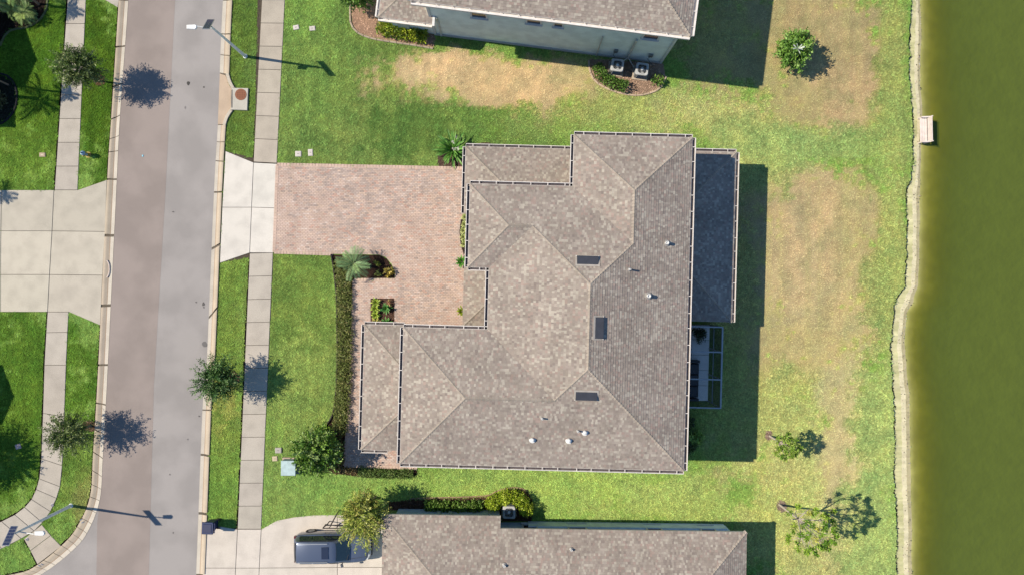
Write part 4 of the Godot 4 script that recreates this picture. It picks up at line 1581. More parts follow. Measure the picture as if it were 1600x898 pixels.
func limbs(mb: MB, h: float, r0: float, spread: Vector3, n: int, col: Color, r: RandomNumberGenerator, lean := Vector3.ZERO) -> void:
	var fork := Vector3(0, h * 0.55, 0) + lean * 0.5
	mb.lathe(Vector3.ZERO, [Vector2(r0 * 1.7, -0.02), Vector2(r0 * 1.15, 0.12)], 9, col)
	mb.tube([Vector3(0, 0, 0), Vector3(0.02, h * 0.3, 0.01) + lean * 0.2, fork, Vector3(0, h * 0.95, 0) + lean], [r0 * 1.1, r0 * 0.9, r0 * 0.75, r0 * 0.2], 9, col)
	for i in n:
		var a := TAU * (i + r.randf_range(-0.3, 0.3)) / n
		var d := Vector3(cos(a), 0, sin(a))
		var s := fork * r.randf_range(0.75, 1.1)
		var e := s + d * spread * r.randf_range(0.6, 0.95) + Vector3(0, spread.y * r.randf_range(0.5, 1.0), 0)
		var m := s.lerp(e, 0.5) + Vector3(0, spread.y * 0.15, 0)
		mb.tube([s, m, e], [r0 * 0.45, r0 * 0.3, r0 * 0.08], 6, col)
		for j in 2:
			var q := m.lerp(e, r.randf())
			mb.tube([q, q + (rnd_dir(r) + d + Vector3(0, 0.3, 0)) * spread.x * 0.25], [r0 * 0.15, r0 * 0.04], 5, col)

func tree(called: String, label: String, px: float, py: float, cc: Vector3, rad: Vector3, twigs: int, per: int, ln: float, wd: float, cols: Array, sd: int, r0 := 0.07, bark := Color(0.16, 0.13, 0.1), category := "tree", shaggy := 0.35, group := "") -> Node3D:
	var r := RandomNumberGenerator.new()
	r.seed = sd
	var t := thing(called, label, category, P(px, py), 0.0, group)
	var mb := MB.new()
	limbs(mb, cc.y + rad.y * 0.3, r0, rad * 0.9, 7, bark, r, Vector3(cc.x, 0, cc.z))
	part("trunk", mb, M.bark, t)
	mb = MB.new()
	crown(mb, cc, rad, twigs, per, ln, wd, cols, r, shaggy)
	part("crown", mb, M.leaf, t)
	return t

# a low shrub: stems and leaves in a rounded mass
func shrub(called: String, label: String, at: Vector3, rad: Vector3, leaves: int, ln: float, wd: float, cols: Array, sd: int, group := "") -> Node3D:
	var r := RandomNumberGenerator.new()
	r.seed = sd
	var t := thing(called, label, "shrub", at, 0.0, group)
	var mb := MB.new()
	for i in 6:
		var a := TAU * i / 6.0 + r.randf()
		mb.tube([Vector3(0, 0, 0), Vector3(cos(a) * rad.x * 0.3, rad.y * 0.8, sin(a) * rad.z * 0.3), Vector3(cos(a) * rad.x * 0.7, rad.y * 1.5, sin(a) * rad.z * 0.7)], [0.02, 0.014, 0.005], 5, Color(0.12, 0.09, 0.06))
	part("stem", mb, M.bark, t)
	mb = MB.new()
	crown(mb, Vector3(0, rad.y, 0), rad, maxi(8, leaves / 14), 14, ln, wd, cols, r, 0.3)
	part("foliage", mb, M.leaf, t)
	return t

# a clipped or spreading hedge along a line on the ground (metres); w its width, h its height
func hedge(label: String, line: PackedVector2Array, w: float, h: float, dens: float, ln: float, wd: float, cols: Array, sd: int, spiky := false, category := "hedge") -> Node3D:
	var r := RandomNumberGenerator.new()
	r.seed = sd
	var pts := resample(line, 0.12)
	var mid := pts[pts.size() / 2]
	var o := Vector3(mid.x, 0, mid.y)
	var t := thing("hedge", label, category, o)
	var wood := MB.new()
	var mb := MB.new()
	for i in pts.size() - 1:
		var d := (pts[i + 1] - pts[i])
		if d.length() < 0.01:
			continue
		var nn := Vector2(-d.y, d.x).normalized()
		if i % 3 == 0:
			var s := pts[i] + nn * r.randf_range(-w, w) * 0.2
			for k in 3:
				var a := r.randf() * TAU
				wood.tube([Vector3(s.x, 0, s.y), Vector3(s.x + cos(a) * w * 0.25, h * 0.8, s.y + sin(a) * w * 0.25)], [0.018, 0.006], 5, Color(0.1, 0.08, 0.05))
		var lump := 1.0 + 0.14 * sin(i * 0.9 + sd) + 0.1 * sin(i * 2.3)
		var patch: Color = cols[r.randi() % cols.size()]
		for k in int(dens * d.length() * w):
			var f := r.randf_range(-1, 1)
			var q := pts[i] + d * r.randf() + nn * f * w * 0.5 * lump
			var top := h * lump * sqrt(maxf(0.05, 1.0 - 0.75 * pow(absf(f), 3.0)))
			var y := top * (1.0 - 0.85 * pow(r.randf(), 1.7))
			var dir := (rnd_dir(r) + Vector3(nn.x * f, 0.45, nn.y * f) * (0.9 if not spiky else 0.4)).normalized()
			var side := dir.cross(rnd_dir(r)).normalized()
			if side.length() < 0.5:
				continue
			if side.cross(dir).y < 0.0:
				side = -side
			var col: Color = patch if r.randf() < 0.5 else cols[r.randi() % cols.size()]
			var v := r.randf_range(0.75, 1.3)
			mb.leaf(Vector3(q.x, y, q.y), dir, side, ln * r.randf_range(0.7, 1.3), wd * r.randf_range(0.8, 1.2), Color(col.r * v, col.g * v, col.b * v))
	part("stem", wood, M.bark, t, o)
	part("foliage", mb, M.leaf, t, o)
	return t

func frond(ln: float, droop: float, pairs: int, leaflet: float, col: Color, sd: int) -> MB:   # a feather leaf that leaves the trunk along +x
	var r := RandomNumberGenerator.new()
	r.seed = sd
	var mb := MB.new()
	var pts := []
	var rad := []
	for i in 9:
		var t := i / 8.0
		pts.append(Vector3(ln * t * (1.0 - 0.12 * t), ln * (0.42 * t - droop * t * t), 0))
		rad.append(0.018 * (1.05 - t) + 0.003)
	mb.tube(pts, rad, 5, Color(col.r * 1.4, col.g * 1.15, col.b * 1.2))
	for i in pairs:
		var t := 0.14 + 0.86 * i / pairs
		var k := t * 8.0
		var p: Vector3 = pts[int(k)].lerp(pts[mini(int(k) + 1, 8)], k - int(k))
		var d: Vector3 = (pts[mini(int(k) + 1, 8)] - pts[int(k)]).normalized()
		for s in [-1.0, 1.0]:
			var dir := (d * 0.75 + Vector3(0, r.randf_range(-0.25, 0.12), s)).normalized()
			var f := r.randf_range(0.8, 1.25)
			var side := dir.cross(Vector3.UP).normalized()
			if side.cross(dir).y < 0.0:
				side = -side
			mb.leaf(p, dir, side, leaflet * (0.55 + 0.6 * sin(PI * minf(1.0, t * 0.95))), 0.024, Color(col.r * f, col.g * f, col.b * f))
	return mb

func palm(called: String, label: String, at: Vector3, h: float, ln: float, n: int, droop: float, col: Color, sd: int, pairs := 26, leaflet := 0.42, r0 := 0.09) -> Node3D:
	var r := RandomNumberGenerator.new()
	r.seed = sd
	var t := thing(called, label, "palm", at)
	var mb := MB.new()
	var pts := []
	var rad := []
	for i in 9:
		pts.append(Vector3(0.03 * sin(i), h * i / 8.0, 0.02 * cos(i * 1.3)))
		rad.append(r0 * (1.25 if i == 0 else 1.0 + 0.08 * (i % 2)))
	mb.tube(pts, rad, 9, Color(0.2, 0.16, 0.12))
	part("trunk", mb, M.bark, t)
	var kinds := [frond(ln, droop, pairs, leaflet, col, sd).mesh(), frond(ln * 0.9, droop * 1.25, pairs, leaflet, Color(col.r * 0.85, col.g * 0.9, col.b), sd + 1).mesh(), frond(ln * 0.8, droop * 0.55, pairs, leaflet, Color(col.r * 1.2, col.g * 1.12, col.b), sd + 2).mesh()]
	for i in n:
		var o := part("frond", kinds[0 if i % 2 else (1 if i < n * 0.6 else 2)], M.leaf, t)
		o.position = Vector3(0, h - 0.03, 0)
		o.rotation = Vector3(0, i * 2.4 + r.randf_range(-0.2, 0.2), r.randf_range(-0.25, 0.35) if i < n * 0.6 else r.randf_range(0.3, 0.8))
	return t

func strap(ln: float, wd: float, droop: float, col: Color) -> MB:   # one strap shaped leaf along +x
	var mb := MB.new()
	var n := 7
	var rows := []
	for i in n + 1:
		var t := float(i) / n
		var w := wd * (0.55 + 1.2 * t) * sqrt(maxf(0.0, 1.0 - pow(t, 3.0))) * 0.5
		var p := Vector3(ln * t, ln * (0.75 * t - droop * t * t), 0)
		rows.append([p + Vector3(0, w * 0.35, -w), p, p + Vector3(0, w * 0.35, w)])
	for i in n:
		var f := 0.9 + 0.2 * (i % 2)
		var cc := Color(col.r * f, col.g * f, col.b * f)
		for k in 2:
			mb.upquad(rows[i][k], rows[i + 1][k], rows[i + 1][k + 1], rows[i][k + 1], cc)
	return mb

# a plant made of a rosette of long leaves, each leaf a part
func rosette(called: String, label: String, category: String, at: Vector3, n: int, ln: float, wd: float, droop: float, cols: Array, sd: int, steep := 0.5, group := "") -> Node3D:
	var r := RandomNumberGenerator.new()
	r.seed = sd
	var t := thing(called, label, category, at, 0.0, group)
	var kinds := []
	for c in cols:
		kinds.append(strap(ln, wd, droop, c).mesh())
		kinds.append(strap(ln * 0.8, wd, droop * 0.7, c).mesh())
	for i in n:
		var o := part("leaf", kinds[i % kinds.size()], M.leaf, t)
		var a := i * 2.4 + r.randf_range(-0.25, 0.25)
		o.position = Vector3(cos(a) * 0.04, 0.02 + 0.1 * i / n, -sin(a) * 0.04)
		o.rotation = Vector3(0, a, steep * i / n + r.randf_range(-0.1, 0.1))
		o.scale = Vector3.ONE * r.randf_range(0.75, 1.1)
	return t

func mulch(p: PackedVector2Array, col: Color, edge: Color, y := 0.016) -> void:
	var mb := MB.new()
	mb.flat(p, y, col)
	var s := structure("mulch_bed", mb, M.soil)
	bare.append(p)
	# loose bark chips lie on it
	var ch := MB.new()
	var lo := Vector2(1e9, 1e9)
	var hi := -lo
	for q in p:
		lo = lo.min(q)
		hi = hi.max(q)
	var area := (hi.x - lo.x) * (hi.y - lo.y)
	for i in mini(2600, int(area * 110.0)):
		var q := Vector2(rng.randf_range(lo.x, hi.x), rng.randf_range(lo.y, hi.y))
		if Geometry2D.is_point_in_polygon(q, p):
			var a := rng.randf() * TAU
			var f := rng.randf_range(0.55, 1.6)
			ch.box(Vector3(q.x, y + 0.012, q.y), Vector3(rng.randf_range(0.04, 0.1), 0.014, 0.025), Color(col.r * f, col.g * f, col.b * f), Basis(Vector3(1, 0.3, 0).normalized(), rng.randf_range(-0.4, 0.4)) * Basis(Vector3.UP, a))
	if ch.v.size() > 0:
		part("bark_chip", ch, M.bark, s, Vector3.ZERO, "stuff")

func edging(label: String, line: PackedVector2Array, col: Color, w := 0.11, h := 0.09) -> void:   # a low border of kerb blocks, each a part
	var pts := resample(line, 0.42)
	var mid := pts[pts.size() / 2]
	var o := Vector3(mid.x, 0, mid.y)
	var t := thing("bed_edging", label, "edging", o)
	for i in pts.size() - 1:
		var d := pts[i + 1] - pts[i]
		if d.length() < 0.1:
			continue
		var nn := Vector2(-d.y, d.x).normalized() * w * 0.5
		var g := d.normalized() * 0.008
		var mb := MB.new()
		mb.prism(PackedVector2Array([pts[i] + g - nn, pts[i + 1] - g - nn, pts[i + 1] - g + nn, pts[i] + g + nn]), -0.02, h, 0.02, shade(col, 0.1))
		part("edging_block", mb, M.concrete, t, o)

func greenery() -> void:
	var oak := [lit(112, 128, 74), lit(92, 112, 56), lit(132, 144, 92), lit(76, 96, 44)]
	var oak2 := [lit(88, 124, 66), lit(70, 104, 48), lit(112, 142, 84), lit(60, 92, 44)]
	var bark := Color(0.17, 0.14, 0.115)
	mulch(poly([147, 118, 156, 116, 163, 121, 164, 129, 158, 134, 149, 133, 145, 126]), lit(150, 116, 90, 0.8), lit(120, 90, 70))
	mulch(poly([131, 657, 142, 655, 149, 661, 150, 670, 142, 675, 132, 672, 128, 664]), lit(140, 116, 92, 0.8), lit(120, 90, 70))
	mulch(poly([356, 582, 366, 579, 374, 584, 375, 596, 367, 602, 357, 599, 352, 591]), lit(156, 120, 98, 0.8), lit(120, 90, 70))
	mulch(poly([1216, 781, 1225, 782, 1230, 788, 1229, 797, 1221, 801, 1215, 795, 1213, 788]), lit(190, 166, 146, 0.85), lit(120, 90, 70))
	mulch(poly([1197, 673, 1204, 672, 1208, 677, 1206, 685, 1200, 688, 1196, 684]), lit(190, 164, 144, 0.85), lit(120, 90, 70))
	tree("oak_tree", "young oak over the left sidewalk near the top, olive crown, shadow across the road", 152, 126, Vector3(0.35, 2.75, 0.0), Vector3(1.42, 1.25, 1.4), 300, 30, 0.15, 0.05, oak, 11, 0.06, bark, "tree", 0.4)
	tree("oak_tree", "young oak over the left sidewalk just above the curve, thin crown, shadow on the road", 141, 665, Vector3(-0.15, 2.2, 0.1), Vector3(1.45, 1.15, 1.4), 240, 26, 0.15, 0.05, oak, 12, 0.06, bark, "tree", 0.45)
	tree("oak_tree", "young oak in the right grass strip leaning over the kerb, shadow across the sidewalk", 365, 590, Vector3(-0.2, 2.15, -0.15), Vector3(1.5, 1.2, 1.5), 290, 28, 0.16, 0.05, oak2, 13, 0.06, bark, "tree", 0.45)
	tree("oak_tree", "oak left of the frame shading the utility box on the lower left lawn", -62, 706, Vector3(0.1, 3.0, 0), Vector3(1.9, 1.5, 2.1), 420, 30, 0.16, 0.055, oak, 14, 0.09, bark, "tree", 0.35)
	# the weeping tree by the car
	var wp := [lit(176, 184, 84), lit(150, 164, 72), lit(196, 196, 112), lit(128, 146, 64), lit(168, 160, 84)]
	tree("weeping_tree", "yellow green feathery tree hanging over the parked car", 585, 776, Vector3(-0.15, 2.55, 0.3), Vector3(1.6, 1.4, 1.5), 380, 30, 0.17, 0.05, wp, 15, 0.08, bark, "tree", 0.4)
	# magnolia like tree at the corner of the bed
	var mg := [lit(96, 132, 48), lit(120, 150, 64), lit(72, 108, 36), lit(150, 172, 104)]
	tree("shade_tree", "dense glossy green tree at the lower left corner of the large house", 506, 692, Vector3(0.0, 1.9, 0.1), Vector3(1.55, 1.55, 1.5), 330, 26, 0.16, 0.085, mg, 16, 0.08, bark, "tree", 0.25)
	tree("shade_tree", "dark leafy tree in the mulch bed left of the top house", 566, 2, Vector3(0, 1.6, -0.1), Vector3(1.0, 1.1, 1.25), 200, 24, 0.15, 0.08, [lit(88, 124, 50), lit(112, 144, 62), lit(68, 100, 40)], 17, 0.06, bark, "tree", 0.3)
	# bush on the brown lawn with a silvery middle
	tree("bush_tree", "round green bush with silvery leaves on the brown upper right lawn", 1238, 87, Vector3(-0.4, 1.4, 0.05), Vector3(1.02, 1.2, 1.2), 230, 28, 0.17, 0.09, [lit(120, 158, 72), lit(96, 138, 56), lit(140, 170, 92), lit(112, 150, 60)], 18, 0.05, bark, "bush", 0.35)
	rosette("silver_palm", "silver grey fan of leaves in the middle of the bush on the brown lawn", "palm", P(1246, 77, 2.4) , 11, 0.42, 0.06, 0.5, [lit(210, 216, 206), lit(190, 200, 184)], 19, 0.9)
	twiggy("sparse_tree", "tall sparse pale branched tree with leaf tufts on the lower right lawn", 1218, 788, 6.4, 1.55, 44, [lit(112, 150, 42), lit(134, 164, 56), lit(96, 136, 36), lit(150, 172, 66), lit(120, 154, 50), lit(112, 146, 46), lit(176, 176, 76)], 20, Vector3(0.1, 0, 0.0))
	twiggy("sparse_tree", "small sparse tree with pale twigs at the shadow edge behind the large house", 1203, 681, 3.5, 0.8, 24, [lit(120, 152, 56), lit(140, 166, 70), lit(104, 140, 50)], 21, Vector3(0.1, 0, 0.1))
	# beds
	var dark := lit(84, 64, 58)
	var tan := lit(196, 160, 136, 1.35)
	mulch(poly([548, -60, 547.5, 20, 549, 38, 556, 48, 568, 55, 584, 60, 601, 63, 628, 67, 655, 71, 677, 75, 681, 62, 676, 48, 600, 36, 592, -60]), tan, tan)
	edging("pale kerb edging round the mulch bed beside the top house", smooth([547.5, -60, 547, 20, 548.5, 38, 556, 49, 568, 56, 584, 61, 601, 64, 628, 68, 655, 72, 677, 76], 4), lit(186, 170, 150))
	mulch(poly([921, 92, 923, 112, 932, 127, 950, 138, 975, 146, 1000, 148, 1022, 142, 1033, 134, 1040, 118, 1037, 98]), lit(184, 154, 132, 1.3), tan)
	edging("curved pale edging round the two cooling units of the top house", smooth([920, 94, 922, 112, 931, 128, 950, 139, 975, 147, 1000, 149, 1023, 143, 1034, 135, 1041, 119], 4), lit(206, 184, 160))
	var bs := poly([606, 800, 608, 784, 640, 780, 665, 779, 755, 776, 772, 770, 790, 764, 812, 763, 826, 769, 833, 784, 834, 800, 830, 814, 784, 814, 780, 797, 612, 797])
	mulch(bs, lit(120, 92, 76), tan)
	edging("pinkish edging along the planting strip of the lower house", smooth([640, 779, 665, 777.5, 755, 774.5, 772, 768.5, 790, 762.5, 812, 761.5, 827, 768], 4), lit(176, 150, 122), 0.07, 0.07)
	mulch(poly([518, 398, 592, 398.5, 603, 403, 611, 413.5, 616, 425, 616, 436.5, 553, 436.5, 549, 560, 541, 690, 538, 727, 651, 731.5, 652, 740, 645, 746, 575, 746.5, 520, 739, 470, 736, 456, 720, 472, 690, 505, 666, 519, 650, 526, 600, 527, 500, 525, 450]), dark, dark)
	edging("dark edging strip between the front lawn and the long hedge", smooth([517.5, 397, 522, 425, 526, 465, 527, 520, 527, 570, 524, 625, 518, 652, 506, 666], 4), lit(70, 62, 60), 0.09, 0.14)
	mulch(poly(BED_B), lit(120, 92, 78), dark, 0.03)
	mulch(poly(BED_C), lit(92, 78, 70), dark, 0.03)
	mulch(poly([0, -20, 73, -20, 73, 0, 72, 13, 62, 29, 43, 41, 19, 45, 6, 54, 0, 70, -60, 70, -60, -20]), lit(62, 50, 44), dark)
	edging("dark edging round the palm bed in the top left corner", smooth([74, -20, 74, 0, 73, 13, 63, 30, 43, 42.5, 19, 46.5, 7, 56, 0, 72], 4), lit(110, 118, 84))
	mulch(poly([-40, 118, 0, 117, 13, 122, 22, 134, 25, 150, 22, 168, 11, 184, 0, 192, -40, 192]), lit(58, 60, 50), dark)
	edging("dark curved edging of the planted circle at the left edge", smooth([-10, 114, 0, 115, 14, 120, 23, 133, 26.5, 150, 23, 170, 12, 186, 0, 194], 4), lit(46, 46, 48))
	mulch(poly([683, 262, 684, 240, 700, 230, 760, 222, 790, 230, 790, 263]), lit(120, 100, 86), dark)
	# hedges
	var low := [lit(122, 136, 70), lit(144, 154, 86), lit(100, 116, 54), lit(162, 160, 100)]
	hedge("long low spiky hedge between the front lawn and the paved walkway", smooth([535, 404, 538, 440, 539, 480, 539, 540, 537, 600, 533, 655, 531, 676], 4), 0.86, 0.42, 950.0, 0.2, 0.035, low, 30, true)
	hedge("short low green hedge along the bottom end of the paved walkway", smooth([560, 735, 580, 737, 615, 738.5, 646, 738.5], 4), 0.5, 0.4, 1100.0, 0.16, 0.035, [lit(112, 140, 70), lit(92, 124, 56), lit(130, 150, 84)], 31, true)
	hedge("pinkish dry looking ground cover beside the glossy green tree", smooth([522, 733, 540, 734.5, 560, 736], 4), 0.42, 0.24, 600.0, 0.13, 0.035, [lit(168, 146, 104), lit(150, 140, 84), lit(184, 158, 116)], 32, true)
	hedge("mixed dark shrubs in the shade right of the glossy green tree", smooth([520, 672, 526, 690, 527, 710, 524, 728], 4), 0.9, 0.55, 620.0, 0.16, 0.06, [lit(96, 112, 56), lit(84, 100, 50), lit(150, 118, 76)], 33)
	hedge("yellow green leafy hedge under the wall of the top house", smooth([592, 45, 610, 50, 640, 55, 668, 60], 4), 0.72, 0.7, 900.0, 0.17, 0.07, [lit(158, 176, 44), lit(124, 148, 44), lit(96, 124, 40), lit(184, 196, 60)], 34)
	hedge("curved dark green hedge in front of the two cooling units", smooth([932, 103, 938, 117, 948, 127, 962, 133, 978, 138], 4), 0.62, 0.62, 1100.0, 0.12, 0.06, [lit(92, 132, 52), lit(112, 150, 64), lit(74, 108, 42)], 35)
	hedge("dark green flowering hedge along the blue wall of the lower house", smooth([664, 788, 700, 789, 730, 789, 754, 788], 4), 0.62, 0.6, 900.0, 0.16, 0.065, [lit(112, 148, 60), lit(86, 124, 46), lit(134, 164, 82)], 36)
	hedge("round clipped yellow green hedge curving round the cooling unit of the lower house", smooth([766, 790, 772, 781, 784, 774, 800, 772, 813, 776, 821, 786, 822, 800], 5), 0.78, 1.0, 1500.0, 0.13, 0.05, [lit(176, 198, 52), lit(154, 182, 44), lit(196, 210, 78), lit(132, 160, 40)], 37)
	shrub("shrub", "small round green shrub right of the two cooling units", P(1027, 127), Vector3(0.42, 0.36, 0.42), 420, 0.12, 0.06, [lit(110, 144, 62), lit(88, 124, 50)], 38)
	shrub("shrub", "pale green shrub in the shade behind the large house", P(1085, 682), Vector3(0.5, 0.45, 0.4), 300, 0.22, 0.12, [lit(150, 178, 92), lit(120, 152, 70)], 39)
	shrub("shrub", "bright lime shrub at the upper side of the glossy green tree", P(509, 668), Vector3(0.5, 0.3, 0.35), 260, 0.18, 0.07, [lit(140, 176, 56), lit(120, 158, 48)], 40)
	# strap leaved plants
	var cr := rosette("crinum_lily", "large strap leaved lily with white flowers at the upper corner of the paver driveway", "plant", P(708, 236), 90, 1.35, 0.085, 0.66, [lit(92, 144, 58), lit(120, 168, 76), lit(74, 122, 46)], 41, 1.0)
	for q in [[0.1, 1.05, -0.35], [0.32, 1.1, -0.62], [0.36, 0.95, 0.05], [0.12, 0.85, 0.02]]:
		var fl := MB.new()
		fl.tube([Vector3(0, 0.05, 0), Vector3(q[0] * 0.6, q[1] * 0.6, q[2] * 0.6), Vector3(q[0], q[1], q[2])], [0.012, 0.01, 0.008], 5, lit(110, 150, 70))
		for k in 14:
			var d := rnd_dir(rng)
			d.y = absf(d.y)
			fl.leaf(Vector3(q[0], q[1], q[2]), d, d.cross(Vector3(0.3, 1, 0.2)).normalized(), 0.15, 0.05, lit(238, 236, 222))
		part("flower", fl, M.leaf, cr)
	palm("feather_palm", "feathery palm in the corner bed below the paver driveway", P(559, 413), 1.25, 1.25, 15, 0.6, lit(134, 168, 112), 42, 22, 0.27, 0.06)
	shrub("croton", "yellow leaved shrub at the tip of the corner bed", P(608, 425), Vector3(0.3, 0.3, 0.3), 150, 0.17, 0.06, [lit(220, 196, 84), lit(190, 170, 70), lit(232, 210, 120)], 43)
	shrub("shrub", "small olive shrub nearest the driveway in the corner bed", P(590, 410), Vector3(0.22, 0.2, 0.22), 110, 0.15, 0.06, [lit(140, 150, 66), lit(120, 132, 60)], 44)
	shrub("shrub", "small olive shrub nearest the walkway in the corner bed", P(589, 427), Vector3(0.25, 0.2, 0.25), 110, 0.15, 0.06, [lit(120, 132, 66), lit(136, 146, 76)], 45)
	var lime := [lit(164, 186, 66), lit(140, 168, 52), lit(186, 200, 90)]
	var names := ["topmost", "second", "third", "lowest"]
	for i in 4:
		rosette("bromeliad", "lime green bromeliad, %s of the four along the left side of the square bed" % names[i], "plant", P([588, 587, 587.5, 588][i], [472, 481.5, 492, 503][i]), 26, 0.34, 0.07, 0.75, lime if i < 3 else [lit(196, 184, 96), lit(214, 180, 120), lit(170, 180, 80)], 46 + i, 0.9, "bromeliads in the square bed")
	rosette("agave", "green spiky plant in the upper right of the square bed", "plant", P(604, 481), 36, 0.42, 0.07, 0.5, [lit(86, 146, 72), lit(112, 164, 90)], 52, 1.0)
	rosette("agave", "green spiky plant in the lower right of the square bed", "plant", P(604, 504), 36, 0.42, 0.07, 0.5, [lit(86, 146, 66), lit(112, 164, 84)], 53, 1.0)
	shrub("croton", "pinkish leaved shrub in the top right corner of the square bed", P(611, 472), Vector3(0.2, 0.22, 0.18), 80, 0.14, 0.05, [lit(190, 140, 110), lit(170, 150, 90)], 54)
	for i in 5:
		rosette("succulent", "pale round succulent, %s of five along the garage wall" % ["topmost", "second from the top", "middle", "second from the bottom", "lowest"][i], "plant", P([727, 726, 724.5, 724.5, 725.5][i], [340, 351, 361, 371, 382][i]), 30, 0.26, 0.07, 0.8, [lit(190, 196, 128), lit(170, 182, 110)], 56 + i, 1.0, "succulents along the garage wall")
	rosette("agave", "bright green spiky agave at the corner of the garage wall", "plant", P(722, 409), 40, 0.5, 0.09, 0.45, [lit(92, 156, 62), lit(120, 176, 80)], 62, 1.0)
	rosette("agave", "yellow green spiky agave beside the entry roof", "plant", P(722, 486), 36, 0.38, 0.07, 0.45, [lit(170, 186, 62), lit(150, 170, 50)], 63, 1.0)
	# palms of the left beds
	var pc := lit(150, 176, 104)
	palm("feather_palm", "pale green feather palm in the top left corner bed, leftmost", P(6, 16), 1.5, 1.2, 18, 0.7, pc, 70, 26, 0.36)
	palm("feather_palm", "small pale green feather palm in the top left bed near its curved edging", P(47, 27), 0.7, 0.75, 14, 0.8, pc, 71, 22, 0.28, 0.06)
	palm("feather_palm", "pale feather palm at the top edge of the photo beside the left sidewalk", P(60, 6), 1.9, 1.0, 16, 0.6, lit(130, 160, 88), 72, 24, 0.34, 0.06)
	palm("feather_palm", "small palm low in the top left bed by the lawn", P(28, 22), 0.5, 0.6, 12, 0.9, lit(112, 140, 70), 73, 20, 0.26, 0.06)
	palm("fan_palm", "palm left of the frame whose long shadow lies on the upper left lawn", P(-22, 143), 3.4, 1.5, 14, 1.1, lit(110, 140, 70), 74, 34, 0.5)
	palm("feather_palm", "palm at the left edge whose small shadow falls on the left sidewalk", P(12, 132), 3.9, 0.75, 14, 0.7, lit(110, 140, 70), 75, 24, 0.28, 0.05)
	shrub("shrub", "dark leafy shrub in the shaded circle at the left edge", P(4, 156), Vector3(0.5, 0.4, 0.6), 380, 0.16, 0.07, [lit(76, 84, 60), lit(92, 96, 66)], 76)
	palm("feather_palm", "palm left of the frame whose frond shadow touches the left concrete drive", P(-70, 292), 3.0, 1.0, 14, 0.7, lit(110, 140, 70), 77, 24, 0.34)

func twiggy(called: String, label: String, px: float, py: float, h: float, spread: float, n: int, cols: Array, sd: int, lean: Vector3) -> void:   # pale forking branches that end in tufts of leaves
	var r := RandomNumberGenerator.new()
	r.seed = sd
	var t := thing(called, label, "tree", P(px, py))
	var mb := MB.new()
	var lf := MB.new()
	var bark := lit(206, 196, 180)
	var fork := Vector3(0, h * 0.42, 0) + lean * 0.7
	mb.tube([Vector3.ZERO, fork * Vector3(0.6, 0.5, 0.6), fork], [0.07, 0.06, 0.05], 8, bark)
	var mids := []
	for i in 9:
		var a := i * 2.4 + r.randf_range(-0.3, 0.3)
		var q := r.randf_range(0.25, 0.6)
		var m := fork + Vector3(cos(a) * spread * q, h * r.randf_range(0.1, 0.3), sin(a) * spread * q)
		mids.append(m)
		mb.tube([fork, fork.lerp(m, 0.5) + Vector3(0, 0.06, 0), m], [0.04, 0.032, 0.022], 6, bark)
	for i in n:
		var a := i * 2.39996
		var q := sqrt((i + 0.5) / n) * r.randf_range(0.85, 1.1)
		var e := fork + Vector3(cos(a) * spread * q, h * (0.16 + 0.3 * sqrt(maxf(0.0, 1.0 - q * q * 0.8))) + r.randf_range(-0.35, 0.2), sin(a) * spread * q)
		var best: Vector3 = mids[0]
		for m: Vector3 in mids:
			if m.distance_to(e) < best.distance_to(e):
				best = m
		mb.tube([best, best.lerp(e, 0.6) + Vector3(0, -0.05, 0), e], [0.02, 0.014, 0.007], 5, bark)
		var col: Color = cols[r.randi() % cols.size()]
		for k in 26 + r.randi() % 24:
			var dir := (rnd_dir(r) + Vector3(0, 0.35, 0)).normalized()
			var side := dir.cross(rnd_dir(r)).normalized()
			if side.length() < 0.5:
				continue
			if side.cross(dir).y < 0.0:
				side = -side
			var f := r.randf_range(0.9, 1.5)
			lf.leaf(e + rnd_dir(r) * 0.1, dir, side, 0.19, 0.075, Color(col.r * f, col.g * f, col.b * f))
	part("trunk", mb, M.bark, t)
	part("crown", lf, M.leaf, t)

